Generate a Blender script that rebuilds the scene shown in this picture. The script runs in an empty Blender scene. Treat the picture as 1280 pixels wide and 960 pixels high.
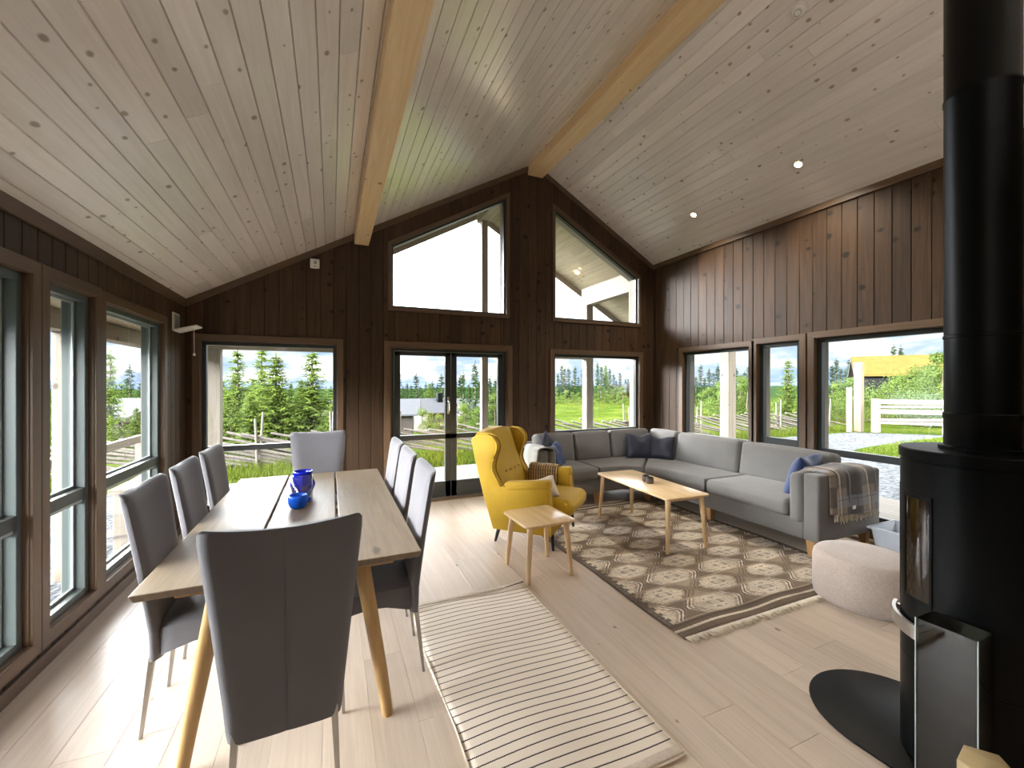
import bpy, bmesh, math, random
import numpy as np
from mathutils import Vector, Matrix
random.seed(7)
rng = np.random.default_rng(7)
S = bpy.context.scene
C = S.collection
PI = math.pi

# ------------------------------------------------------------------ helpers
def lin(h):
    h = h.lstrip('#')
    o = []
    for i in (0, 2, 4):
        c = int(h[i:i + 2], 16) / 255
        o.append(c / 12.92 if c <= .04045 else ((c + .055) / 1.055) ** 2.4)
    return (*o, 1)

class NT:
    def __init__(s, name):
        s.m = bpy.data.materials.new(name); s.m.use_nodes = True
        s.t = s.m.node_tree; s.t.nodes.clear()
        s.out = s.n('OutputMaterial')
    def n(s, typ, **kw):
        nd = s.t.nodes.new('ShaderNode' + typ)
        for k, v in kw.items(): setattr(nd, k, v)
        return nd
    def l(s, a, b): s.t.links.new(a, b)
    def math(s, op, a, b=None, c=None):
        nd = s.n('Math', operation=op)
        for i, x in enumerate((a, b, c)):
            if x is None: continue
            if isinstance(x, (int, float)): nd.inputs[i].default_value = x
            else: s.l(x, nd.inputs[i])
        return nd.outputs[0]
    def mix(s, f, a, b, blend='MIX'):
        nd = s.n('Mix', data_type='RGBA', blend_type=blend)
        for i, x in ((0, f), (6, a), (7, b)):
            if isinstance(x, (int, float, tuple)): nd.inputs[i].default_value = x
            else: s.l(x, nd.inputs[i])
        return nd.outputs[2]
    def ramp(s, f, stops):
        nd = s.n('ValToRGB'); e = nd.color_ramp.elements
        while len(e) < len(stops): e.new(.5)
        for q, (p, c) in zip(e, stops): q.position = p; q.color = c
        s.l(f, nd.inputs[0]); return nd.outputs[0]
    def comb(s, *xyz):
        nd = s.n('CombineXYZ')
        for i, x in enumerate(xyz):
            if isinstance(x, (int, float)): nd.inputs[i].default_value = x
            else: s.l(x, nd.inputs[i])
        return nd.outputs[0]
    def noise(s, vec, scale=1., detail=3., dist=0., rough=.5):
        nd = s.n('TexNoise'); nd.inputs['Scale'].default_value = scale
        nd.inputs['Detail'].default_value = detail; nd.inputs['Distortion'].default_value = dist
        nd.inputs['Roughness'].default_value = rough
        s.l(vec, nd.inputs['Vector']); return nd.outputs[0]
    def uv(s):
        u = s.n('UVMap'); x = s.n('SeparateXYZ'); s.l(u.outputs[0], x.inputs[0])
        return x.outputs[0], x.outputs[1]
    def obj(s): return s.n('TexCoord').outputs['Object']
    def bsdf(s, col, rough=.5, **kw):
        b = s.n('BsdfPrincipled')
        if isinstance(col, tuple): b.inputs['Base Color'].default_value = col
        else: s.l(col, b.inputs['Base Color'])
        if isinstance(rough, (int, float)): b.inputs['Roughness'].default_value = rough
        else: s.l(rough, b.inputs['Roughness'])
        for k, v in kw.items():
            i = b.inputs[k.replace('_', ' ')]
            if hasattr(v, 'links'): s.l(v, i)
            else: i.default_value = v
        s.l(b.outputs[0], s.out.inputs[0]); return b
    def bump(s, b, h, strength=.3, dist=.002):
        n = s.n('Bump'); n.inputs['Strength'].default_value = strength; n.inputs['Distance'].default_value = dist
        s.l(h, n.inputs['Height']); s.l(n.outputs[0], b.inputs['Normal'])

def plain(name, hx, rough=.5, **kw):
    t = NT(name); t.bsdf(lin(hx), rough, **kw); return t.m

def wood(name, base, dark, knot=None, rough=.5, var=.25, su=26, sv=1.3, amount=.5, ku=7., kv=2.2, kr=.16, kp=.62, **kw):
    t = NT(name); u, v = t.uv()
    at = t.n('Attribute', attribute_name='rnd').outputs['Fac']
    r50 = t.math('MULTIPLY', at, 53.)
    vec = t.comb(t.math('MULTIPLY', u, su), t.math('MULTIPLY', v, sv), r50)
    g = t.noise(vec, 1., 5., .8, .6)
    vec2 = t.comb(t.math('MULTIPLY', u, su * 5), t.math('MULTIPLY', v, sv * 3), r50)
    g2 = t.noise(vec2, 1., 2.)
    gg = t.math('ADD', t.math('MULTIPLY', g, .75), t.math('MULTIPLY', g2, .25))
    f = t.n('MapRange'); t.l(gg, f.inputs[0]); f.inputs[1].default_value = .35; f.inputs[2].default_value = .68
    col = t.mix(t.math('MULTIPLY', f.outputs[0], amount), lin(base), lin(dark))
    if knot:
        vo = t.n('TexVoronoi', voronoi_dimensions='2D'); vo.inputs['Scale'].default_value = 1
        wob = t.noise(t.comb(t.math('MULTIPLY', u, 30.), t.math('MULTIPLY', v, 14.), r50), 1., 2.)
        vec3 = t.comb(t.math('ADD', t.math('MULTIPLY', u, ku), t.math('ADD', t.math('MULTIPLY', wob, .12), t.math('MULTIPLY', at, 91.))), t.math('MULTIPLY', v, kv), 0.)
        t.l(vec3, vo.inputs['Vector'])
        pick = t.n('SeparateColor'); t.l(vo.outputs['Color'], pick.inputs[0])
        size = t.math('MULTIPLY', pick.outputs[1], kr)
        d = t.math('SUBTRACT', t.math('ADD', size, kr * .4), vo.outputs['Distance'])
        k = t.n('MapRange'); t.l(d, k.inputs[0]); k.inputs[1].default_value = 0; k.inputs[2].default_value = kr * .6
        km = t.math('MULTIPLY', k.outputs[0], t.math('GREATER_THAN', pick.outputs[0], kp))
        col = t.mix(km, col, lin(knot))
    hv = t.n('HueSaturation'); t.l(col, hv.inputs['Color'])
    t.l(t.math('ADD', t.math('MULTIPLY', t.math('SUBTRACT', at, .5), var), 1.), hv.inputs['Value'])
    b = t.bsdf(hv.outputs[0], rough, **kw)
    t.bump(b, gg, .12, .001)
    return t.m

def fabric(name, hx, hx2, scale=260, rough=.95, amount=.6, bump=.35, sheen=.25):
    t = NT(name); o = t.obj()
    a = t.noise(o, scale, 2.); c = t.noise(o, 5., 3.)
    col = t.mix(t.math('MULTIPLY', a, amount), lin(hx), lin(hx2))
    hv = t.n('HueSaturation'); t.l(col, hv.inputs['Color']); t.l(t.math('ADD', t.math('MULTIPLY', c, .3), .85), hv.inputs['Value'])
    b = t.bsdf(hv.outputs[0], rough, Sheen_Weight=sheen)
    t.bump(b, a, bump, .002); return t.m

M = {}
M['ceil'] = wood('whitewashed_pine', '#ece6e0', '#d8cec3', '#a08f7a', .42, .18, amount=.7, ku=10, kv=6, kr=.12, kp=.62, Coat_Weight=1., Coat_Roughness=.2)
M['wall'] = wood('brown_stained_pine', '#4b3725', '#2e2115', '#191109', .55, .5, Specular_IOR_Level=.3, amount=.9, ku=6., kv=7., kr=.2, kp=.8)
M['casing'] = wood('brown_stained_trim', '#66503b', '#463424', None, .45, .15, amount=.7)
M['floor'] = wood('whitewashed_oak', '#c3b3a2', '#a59482', '#857360', .36, .16, su=22, sv=.9, amount=.6, ku=4.5, kv=3, kr=.06, kp=.9, Specular_IOR_Level=.3)
M['beam'] = wood('natural_pine_beam', '#efd5a8', '#d8b47f', '#9a7a50', .5, .1, amount=.7, ku=7, kv=6, kr=.12, kp=.8)
M['table'] = wood('grey_oak_tabletop', '#82735f', '#615343', '#544636', .45, .15, Specular_IOR_Level=.3, su=18, sv=1.2, amount=.8, ku=3.5, kv=1., kr=.05, kp=.7)
M['tleg'] = wood('oak_leg', '#b08e5c', '#8a6b40', None, .45, 0, amount=.7)
M['ash'] = wood('pale_ash_veneer', '#d9bd94', '#c0a073', None, .2, 0, su=20, sv=1., amount=.7)
M['sofaleg'] = wood('oak_block', '#b58c5e', '#916c44', None, .45, 0)
M['log'] = wood('split_birch', '#a8946c', '#86704a', None, .7, .3)
M['grey_wood'] = wood('weathered_grey_wood', '#958d80', '#72695d', '#5c5348', .75, .25, amount=.8, ku=7, kv=5, kr=.14, kp=.75)
M['soffit'] = wood('soffit_boards', '#b0a48b', '#8f836d', '#736853', .7, .2, amount=.7, ku=7, kv=5, kr=.14, kp=.75)
M['deck'] = wood('deck_boards', '#6a6660', '#55514c', None, .7, .2, amount=.7)
M['rail'] = wood('silvered_fence_rail', '#7d766e', '#524c45', None, .85, .3, su=40, amount=.9)
M['cabinwall'] = wood('dark_cabin_wall', '#3a332c', '#27221d', None, .8, .2)
M['redwall'] = wood('red_brown_cabin_wall', '#5a3428', '#3f231b', None, .8, .2)
M['frame'] = plain('anthracite_frame', '#2a2d2c', .38)
M['frame_lit'] = plain('anthracite_frame_lit', '#4a5250', .4)  # lighter copy of the anthracite, daylight on the left frames put into colour
M['black'] = plain('black_steel', '#040505', .40, Specular_IOR_Level=.12)
M['hearth'] = plain('black_enamel', '#040506', .42, Specular_IOR_Level=.12)
M['chrome'] = plain('brushed_steel', '#c9c7c4', .3, Metallic=1.)
M['chairleg'] = plain('satin_nickel', '#a8a6a2', .28, Metallic=1.)
M['white'] = plain('white_plastic', '#e6e2da', .4)
M['black_plastic'] = plain('black_plastic', '#101010', .5)
M['cable'] = plain('white_cable', '#c9c4bc', .5)
M['chair'] = fabric('grey_chair_fabric', '#5a585c', '#48464a', 320, .75, .5, .15, .2)
M['sofa'] = fabric('grey_sofa_weave', '#757370', '#53514e', 380, .95, .9, .5, .15)
M['yellow'] = fabric('mustard_velvet', '#b89406', '#9c7b04', 120, .7, .5, .1, .1)
M['piping'] = fabric('mustard_piping', '#c2a020', '#a48610', 120, .7, .5, .1, .1)
M['navy'] = fabric('navy_velvet', '#0b122a', '#060a1a', 60, .6, .8, .2, .12)
M['blue'] = fabric('blue_velvet', '#183362', '#0f2346', 60, .6, .8, .2, .12)
M['pouf'] = fabric('beige_boucle', '#b0a299', '#84776e', 95, 1., .9, 1., .2)
M['cream'] = fabric('cream_knit', '#d8cdbd', '#a89c8b', 90, 1., .9, 1., .1)
M['greythrow'] = fabric('pale_grey_throw', '#8f8e88', '#6d6c66', 200, 1., .7, .5, .2)
M['fringe'] = fabric('cream_fringe', '#d9cfbb', '#b3a68e', 90, 1., .8, .5, .1)
M['concrete'] = fabric('beige_render', '#bdb3a2', '#a89e8e', 30, .9, .6, .2, 0.)

def glass(name, tint=(1, 1, 1, 1), refl=.06):
    t = NT(name); tr = t.n('BsdfTransparent'); tr.inputs[0].default_value = tint
    gl = t.n('BsdfGlossy'); gl.inputs['Roughness'].default_value = .01
    ge = t.n('NewGeometry'); dt = t.n('VectorMath', operation='DOT_PRODUCT'); t.l(ge.outputs['Normal'], dt.inputs[0]); t.l(ge.outputs['Incoming'], dt.inputs[1])
    c5 = t.math('POWER', t.math('SUBTRACT', 1., t.math('ABSOLUTE', dt.outputs['Value'])), 5.)
    mx = t.n('MixShader'); t.l(t.math('ADD', refl, t.math('MULTIPLY', c5, .92 - refl)), mx.inputs[0]); t.l(tr.outputs[0], mx.inputs[1]); t.l(gl.outputs[0], mx.inputs[2])
    t.l(mx.outputs[0], t.out.inputs[0]); return t.m
M['pane'] = glass('window_glass', (.97, .985, .975, 1))
M['smoked'] = glass('smoked_glass', (.42, .42, .38, 1))
M['clear'] = glass('clear_glass', (.93, .95, .95, 1))
M['bin'] = plain('translucent_plastic', '#e2ecf8', .3, Transmission_Weight=.35, IOR=1.1)
M['cobalt'] = plain('cobalt_glass', '#0a1aa8', .05, Transmission_Weight=.35, IOR=1.3)
M['azure'] = plain('azure_glass', '#1560e0', .08, Transmission_Weight=.4, IOR=1.3)
M['stoveglass'] = plain('dark_stove_glass', '#1a140c', .06)
def lamp_mat(name, hx, st):
    t = NT(name); e = t.n('Emission'); e.inputs[0].default_value = lin(hx); e.inputs[1].default_value = st
    t.l(e.outputs[0], t.out.inputs[0]); return t.m
M['lamp'] = lamp_mat('warm_lamp', '#ffd79a', 30.)

def knit():
    t = NT('ribbed_knit'); u, v = t.uv()
    w = t.math('SINE', t.math('MULTIPLY', u, 230.)); w2 = t.math('SINE', t.math('MULTIPLY', v, 160.))
    h = t.math('ADD', w, t.math('MULTIPLY', w2, .18))
    f = t.n('MapRange'); t.l(h, f.inputs[0]); f.inputs[1].default_value = -1.2; f.inputs[2].default_value = 1.2
    b = t.bsdf(t.mix(f.outputs[0], lin('#4d3a25'), lin('#b0946b')), 1.); t.bump(b, h, .6, .004); return t.m
M['knit'] = knit()
def plaid():
    t = NT('plaid_wool'); u, v = t.uv()
    def band(x, off, per, wd):
        f = t.math('FRACT', t.math('ADD', t.math('DIVIDE', x, per), off))
        return t.math('LESS_THAN', f, wd)
    col = t.mix(band(u, .1, .42, .50), lin('#7d7060'), lin('#1b1918'))
    col = t.mix(t.math('MULTIPLY', band(v, .12, .5, .36), .72), col, lin('#1e1b1c'))
    col = t.mix(t.math('MULTIPLY', band(v, .62, .5, .2), .6), col, lin('#7d8796'))
    col = t.mix(t.math('MULTIPLY', band(u, .35, .42, .06), .7), col, lin('#cfc3ae'))
    col = t.mix(t.math('MULTIPLY', band(u, .55, .21, .05), .6), col, lin('#0f0e0e'))
    col = t.mix(t.math('MULTIPLY', band(v, .3, .125, .09), .5), col, lin('#0f0e0e'))
    n = t.noise(t.obj(), 300., 2.)
    b = t.bsdf(t.mix(t.math('MULTIPLY', n, .35), col, lin('#8f8579')), 1., Sheen_Weight=.3); t.bump(b, n, .5, .003); return t.m
M['plaid'] = plaid()
def runner_mat():
    t = NT('striped_cotton'); u, v = t.uv()
    wob = t.math('MULTIPLY', t.noise(t.comb(t.math('MULTIPLY', u, 90.), v, 0.), 1., 1.), .05)
    f = t.math('FRACT', t.math('ADD', t.math('DIVIDE', v, .0468), wob))
    dash = t.math('SINE', t.math('MULTIPLY', u, 700.))
    st = t.math('LESS_THAN', f, t.math('ADD', .13, t.math('MULTIPLY', dash, .035)))
    n = t.noise(t.comb(t.math('MULTIPLY', u, 260.), t.math('MULTIPLY', v, 500.), 0.), 1., 2.)
    base = t.mix(n, lin('#f0e7d9'), lin('#cdc0ae'))
    b = t.bsdf(t.mix(st, base, lin('#2a2022')), .95); t.bump(b, n, .5, .002); return t.m
M['runner'] = runner_mat()
def attr_mat(name, rough=.95):
    t = NT(name); a = t.n('Attribute', attribute_name='col'); n = t.noise(t.obj(), 220., 2.)
    col = t.mix(t.math('MULTIPLY', n, .15), a.outputs['Color'], lin('#8b7d6c'))
    b = t.bsdf(col, rough); t.bump(b, n, .5, .003); return t.m
M['kilim'] = attr_mat('kilim_wool')
def gravel_mat():
    t = NT('grey_gravel'); o = t.obj()
    v = t.n('TexVoronoi'); v.inputs['Scale'].default_value = 16; t.l(o, v.inputs['Vector'])
    s = t.n('SeparateColor'); t.l(v.outputs['Color'], s.inputs[0])
    n = t.noise(o, 1.2, 4.)
    col = t.mix(s.outputs[0], lin('#383b40'), lin('#6c7076')); col = t.mix(t.math('MULTIPLY', n, .3), col, lin('#54574f'))
    b = t.bsdf(col, .9, Specular_IOR_Level=.05); t.bump(b, v.outputs['Distance'], .8, .03); return t.m
M['gravel'] = gravel_mat()
def meadow_mat():
    t = NT('meadow'); o = t.obj(); n = t.noise(o, .5, 6., 0., .65); n2 = t.noise(o, 7., 4.)
    col = t.ramp(t.math('ADD', t.math('MULTIPLY', n, .6), t.math('MULTIPLY', n2, .4)), [(.3, lin('#233213')), (.48, lin('#394818')), (.62, lin('#545a28')), (.75, lin('#4a4829'))])
    ln = t.n('VectorMath', operation='LENGTH'); t.l(o, ln.inputs[0]); fr = t.n('MapRange'); t.l(t.math('ADD', ln.outputs['Value'], t.math('MULTIPLY', n, 30.)), fr.inputs[0]); fr.inputs[1].default_value = 62; fr.inputs[2].default_value = 90
    col = t.mix(fr.outputs[0], col, lin('#26361f'))
    b = t.bsdf(col, 1., Specular_IOR_Level=0.); t.bump(b, n2, 1., .1); return t.m
M['meadow'] = meadow_mat()
def leaf_mat(name, a, b_, scale=9):
    t = NT(name); oi = t.n('ObjectInfo'); n = t.noise(t.obj(), scale, 3.)
    col = t.mix(n, lin(a), lin(b_))
    hv = t.n('HueSaturation'); t.l(col, hv.inputs['Color']); t.l(t.math('ADD', t.math('MULTIPLY', oi.outputs['Random'], .4), .8), hv.inputs['Value'])
    d = t.n('BsdfDiffuse'); t.l(hv.outputs[0], d.inputs[0]); tr = t.n('BsdfTranslucent'); t.l(hv.outputs[0], tr.inputs[0])
    mx = t.n('MixShader'); mx.inputs[0].default_value = .3; t.l(d.outputs[0], mx.inputs[1]); t.l(tr.outputs[0], mx.inputs[2]); t.l(mx.outputs[0], t.out.inputs[0]); return t.m
M['spruce'] = leaf_mat('spruce_needles', '#3c4f23', '#7d9045', 3)
M['darkspruce'] = leaf_mat('dark_spruce_needles', '#21321b', '#3f552d', 3)
M['birch'] = leaf_mat('birch_leaves', '#374a20', '#5e6c38', 3)
M['willow'] = leaf_mat('silvery_willow_leaves', '#445540', '#65705c', 4)
M['grassblade'] = leaf_mat('grass_blades', '#3a4d17', '#626b2a', 2)
M['bark'] = plain('bark', '#5d5045', .9)
M['slate'] = fabric('grey_roof', '#3c3f44', '#2d2f34', 12, .8, .7, .3, 0.)
M['sod'] = leaf_mat('sod_roof_grass', '#434220', '#675832', 2)
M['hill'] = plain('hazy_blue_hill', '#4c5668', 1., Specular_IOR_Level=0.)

# ---- mesh building
def rndattr(me, vals):
    a = me.attributes.new('rnd', 'FLOAT', 'FACE'); a.data.foreach_set('value', vals)

class MB:
    """collects faces (verts, uv, per-face rnd) into one mesh"""
    def __init__(s): s.v = []; s.f = []; s.uv = []; s.r = []
    def face(s, pts, uvs=None, r=0.):
        i = len(s.v); s.v += [tuple(p) for p in pts]; s.f.append(tuple(range(i, i + len(pts))))
        s.uv.append(uvs or [(p[0], p[1]) for p in pts]); s.r.append(r)
    def box8(s, P, r=0., grain=2, off=None):
        """P: 8 corners indexed [ix][iy][iz] bits x=4,y=2,z=1; grain: axis index for v"""
        P = [Vector(p) for p in P]
        dims = [(P[4] - P[0]).length, (P[2] - P[0]).length, (P[1] - P[0]).length]
        o = off if off is not None else random.random() * 9
        quads = [(0, 1, 3, 2), (4, 6, 7, 5), (0, 4, 5, 1), (2, 3, 7, 6), (0, 2, 6, 4), (1, 5, 7, 3)]
        nax = [0, 0, 1, 1, 2, 2]
        for q, na in zip(quads, nax):
            ax = [a for a in (0, 1, 2) if a != na]
            if grain in ax: va = grain; ua = [a for a in ax if a != grain][0]
            else: ua, va = ax
            uv = []
            for k in q:
                c = ((k >> 2 & 1) * dims[0], (k >> 1 & 1) * dims[1], (k & 1) * dims[2])
                uv.append((c[ua] + o, c[va] + o * 1.7))
            s.face([P[k] for k in q], uv, r)
    def box(s, x0, x1, y0, y1, z0, z1, r=None, grain=None, f=None):
        P = [(x, y, z) for x in (x0, x1) for y in (y0, y1) for z in (z0, z1)]
        d = [x1 - x0, y1 - y0, z1 - z0]
        if grain is None: grain = d.index(max(d))
        if f: P = [f(*p) for p in P]
        s.box8(P, random.random() if r is None else r, grain)
    def bar(s, a, b, w, h, up=(0, 0, 1), r=None):
        a = Vector(a); b = Vector(b); d = (b - a).normalized(); sd = d.cross(Vector(up)).normalized(); u = sd.cross(d)
        P = [q + sd * (sx * w / 2) + u * (sz * h / 2) for sx in (-1, 1) for q in (a, b) for sz in (-1, 1)]
        s.box8(P, random.random() if r is None else r, 1)
    def mesh(s, name):
        me = bpy.data.meshes.new(name); me.from_pydata(s.v, [], s.f)
        uvl = me.uv_layers.new(name='UVMap')
        uvl.data.foreach_set('uv', [c for f in s.uv for p in f for c in p])
        rndattr(me, s.r); return me
    def build(s, name, mat, parent=None, bevel=0, smooth=False):
        return link(name, s.mesh(name), mat, parent, bevel, smooth)

def link(name, me, mat, parent=None, bevel=0, smooth=False, fixn=True):
    if fixn:
        bm = bmesh.new(); bm.from_mesh(me)
        if bevel: bmesh.ops.remove_doubles(bm, verts=bm.verts, dist=1e-5)
        bmesh.ops.recalc_face_normals(bm, faces=bm.faces)
        bm.to_mesh(me); bm.free()
    me.materials.append(mat if not isinstance(mat, str) else M[mat])
    o = bpy.data.objects.new(name, me); C.objects.link(o)
    if parent: o.parent = parent
    if smooth: me.polygons.foreach_set('use_smooth', [True] * len(me.polygons))
    if bevel:
        b = o.modifiers.new('bev', 'BEVEL'); b.width = bevel; b.segments = 2; b.limit_method = 'ANGLE'; b.angle_limit = .7
    return o

def tag(o, label, cat, group=None, kind=None):
    o['label'] = label; o['category'] = cat
    if group: o['group'] = group
    if kind: o['kind'] = kind
    return o
def thing(name, label, cat, loc=(0, 0, 0), rz=0, group=None, kind=None):
    o = bpy.data.objects.new(name, None); o.empty_display_size = .1; C.objects.link(o)
    o.location = loc; o.rotation_euler = (0, 0, rz)
    return tag(o, label, cat, group, kind)
KIDS = {}
def copy_tree(o, loc=None, rz=None, label=None, group=None, scale=None, parent=None):
    c = o.copy(); C.objects.link(c)
    if parent: c.parent = parent
    if loc is not None: c.location = loc
    if rz is not None: c.rotation_euler = (0, 0, rz)
    if scale is not None: c.scale = scale if hasattr(scale, '__len__') else (scale,) * 3
    if label: c['label'] = label
    if group: c['group'] = group
    for ch in list(o.children): copy_tree(ch, parent=c)
    return c

def boxuv(me, grain=2, off=0.):
    uvl = me.uv_layers.get('UVMap') or me.uv_layers.new(name='UVMap')
    for p in me.polygons:
        n = [abs(c) for c in p.normal]; na = n.index(max(n)); ax = [a for a in (0, 1, 2) if a != na]
        va = grain if grain in ax else ax[1]; ua = [a for a in ax if a != va][0]
        for li in p.loop_indices:
            co = me.vertices[me.loops[li].vertex_index].co
            uvl.data[li].uv = (co[ua] + off, co[va] + off)
    return me

def from_bm(name, bm, mat, parent=None, smooth=True, grain=2, sub=0, sharp=None):
    bmesh.ops.recalc_face_normals(bm, faces=bm.faces)
    me = bpy.data.meshes.new(name); bm.to_mesh(me); bm.free()
    boxuv(me, grain, random.random() * 5)
    o = link(name, me, mat, parent, 0, smooth, fixn=False)
    if sharp is not None:
        me.set_sharp_from_angle(angle=sharp)
    if sub:
        m = o.modifiers.new('sub', 'SUBSURF'); m.levels = sub; m.render_levels = sub
    return o

def rbox_into(bm, size, center=(0, 0, 0), r=.02, seg=3, mid=4, bulge=(0, 0, 0), mat4=None, warp=None):
    h = [s / 2 for s in size]; r = min(r, min(h) * .98)
    axes = []
    for a in range(3):
        e = [h[a] - r + r * math.tan(PI / 4 * k / seg) for k in range(seg + 1)]
        inner = h[a] - r
        m = [(-inner + 2 * inner * k / mid) for k in range(1, mid)]
        axes.append([-x for x in reversed(e)] + m + e)
    cache = {}
    def V(i, j, k):
        key = (i, j, k)
        if key not in cache:
            p = Vector((axes[0][i], axes[1][j], axes[2][k]))
            q = Vector([max(-(h[a] - r), min(h[a] - r, p[a])) for a in range(3)])
            d = p - q
            p2 = q + d.normalized() * r if d.length > 1e-9 else p
            for a in range(3):
                if bulge[a]:
                    b, c = [x for x in range(3) if x != a]
                    fb = max(0, 1 - (p[b] / h[b]) ** 2) * max(0, 1 - (p[c] / h[c]) ** 2)
                    p2[a] += bulge[a] * fb * (p[a] / h[a])
            if warp: p2 = warp(p2)
            p2 = p2 + Vector(center)
            if mat4: p2 = mat4 @ p2
            cache[key] = bm.verts.new(p2)
        return cache[key]
    N = [len(a) - 1 for a in axes]
    for i in range(N[0]):
        for j in range(N[1]):
            for k in (0, N[2]):
                q = [V(i, j, k), V(i + 1, j, k), V(i + 1, j + 1, k), V(i, j + 1, k)]
                bm.faces.new(q if k else q[::-1])
    for i in range(N[0]):
        for k in range(N[2]):
            for j in (0, N[1]):
                q = [V(i, j, k), V(i + 1, j, k), V(i + 1, j, k + 1), V(i, j, k + 1)]
                bm.faces.new(q if not j else q[::-1])
    for j in range(N[1]):
        for k in range(N[2]):
            for i in (0, N[0]):
                q = [V(i, j, k), V(i, j + 1, k), V(i, j + 1, k + 1), V(i, j, k + 1)]
                bm.faces.new(q if i else q[::-1])
def rbox(name, size, center, mat, parent=None, r=.02, seg=3, mid=4, bulge=(0, 0, 0), rot=None, warp=None, grain=2):
    bm = bmesh.new(); m4 = None
    if rot is not None: m4 = Matrix.Translation(center) @ rot.to_4x4(); center = (0, 0, 0)
    rbox_into(bm, size, center, r, seg, mid, bulge, m4, warp)
    return from_bm(name, bm, mat, parent, True, grain)

def loft(name, rings, mat, parent=None, caps=True, smooth=True, sharp=None, grain=2, closed=True, sub=0):
    bm = bmesh.new(); R = [[bm.verts.new(p) for p in ring] for ring in rings]; n = len(R[0])
    for a, b in zip(R, R[1:]):
        for i in range(n if closed else n - 1):
            j = (i + 1) % n
            bm.faces.new((a[i], a[j], b[j], b[i]))
    if caps and closed: bm.faces.new(R[0][::-1]); bm.faces.new(R[-1])
    return from_bm(name, bm, mat, parent, smooth, grain, sub, sharp)
def lathe_rings(prof, n=32, c=(0, 0)):
    return [[(c[0] + r * math.cos(2 * PI * i / n), c[1] + r * math.sin(2 * PI * i / n), z) for i in range(n)] for r, z in prof]
def lathe(name, prof, mat, parent=None, n=32, c=(0, 0), sharp=.6):
    return loft(name, lathe_rings(prof, n, c), mat, parent, sharp=sharp)
def tube_rings(pts, rad, n=8):
    pts = [Vector(p) for p in pts]; out = []
    if not hasattr(rad, '__len__'): rad = [rad] * len(pts)
    for i, p in enumerate(pts):
        d = (pts[min(i + 1, len(pts) - 1)] - pts[max(i - 1, 0)]).normalized()
        ref = Vector((0, 0, 1)) if abs(d.z) < .95 else Vector((1, 0, 0))
        s = d.cross(ref).normalized(); u = s.cross(d)
        out.append([p + (s * math.cos(2 * PI * k / n) + u * math.sin(2 * PI * k / n)) * rad[i] for k in range(n)])
    return out
def tube(name, pts, rad, mat, parent=None, n=8): return loft(name, tube_rings(pts, rad, n), mat, parent, sharp=1.)
def many_tubes(name, list_, mat, parent=None, n=5):
    bm = bmesh.new()
    for pts, rad in list_:
        R = [[bm.verts.new(p) for p in ring] for ring in tube_rings(pts, rad, n)]
        for a, b in zip(R, R[1:]):
            for i in range(n): bm.faces.new((a[i], a[(i + 1) % n], b[(i + 1) % n], b[i]))
        bm.faces.new(R[0][::-1]); bm.faces.new(R[-1])
    return from_bm(name, bm, mat, parent)
def rect_leg(name, a, b, wa, wb, mat, parent=None, bev=.004):
    a = Vector(a); b = Vector(b)
    if not hasattr(wa, '__len__'): wa = (wa, wa)
    if not hasattr(wb, '__len__'): wb = (wb, wb)
    m = MB(); P = []
    for sx in (-1, 1):
        for sy in (-1, 1):
            for q, w in ((b, wb), (a, wa)): P.append(q + Vector((sx * w[0] / 2, sy * w[1] / 2, 0)))
    m.box8(P, random.random(), 2)
    return m.build(name, mat, parent, bev)
def prism(name, poly, y0, y1, mat, parent=None, bevel=.015, axis='y', seg=3, grain=2, smooth=True):
    """polygon in (x,z) extruded along y  (axis 'z': polygon in (x,y) extruded along z)"""
    bm = bmesh.new()
    f = (lambda p, t: (p[0], t, p[1])) if axis == 'y' else (lambda p, t: (p[0], p[1], t))
    A = [bm.verts.new(f(p, y0)) for p in poly]; B = [bm.verts.new(f(p, y1)) for p in poly]
    n = len(poly)
    fa = bm.faces.new(A); fb = bm.faces.new(B[::-1])
    for i in range(n): bm.faces.new((A[i], A[(i + 1) % n], B[(i + 1) % n], B[i]))
    bmesh.ops.recalc_face_normals(bm, faces=bm.faces)
    if bevel:
        ed = [e for e in bm.edges if any(f_ in (fa, fb) for f_ in e.link_faces)]
        bmesh.ops.bevel(bm, geom=ed, offset=bevel, segments=seg, affect='EDGES', profile=.5, clamp_overlap=True)
    return from_bm(name, bm, mat, parent, smooth, grain, sharp=.75)
def catmull(pts, n=6):
    P = [Vector((*p, 0)) if len(p) == 2 else Vector(p) for p in pts]; out = []
    for i in range(len(P) - 1):
        p0 = P[max(i - 1, 0)]; p1 = P[i]; p2 = P[i + 1]; p3 = P[min(i + 2, len(P) - 1)]
        for k in range(n):
            t = k / n
            out.append(.5 * ((2 * p1) + (p2 - p0) * t + (2 * p0 - 5 * p1 + 4 * p2 - p3) * t * t + (3 * p1 - p0 - 3 * p2 + p3) * t ** 3))
    out.append(P[-1]); return out
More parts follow.
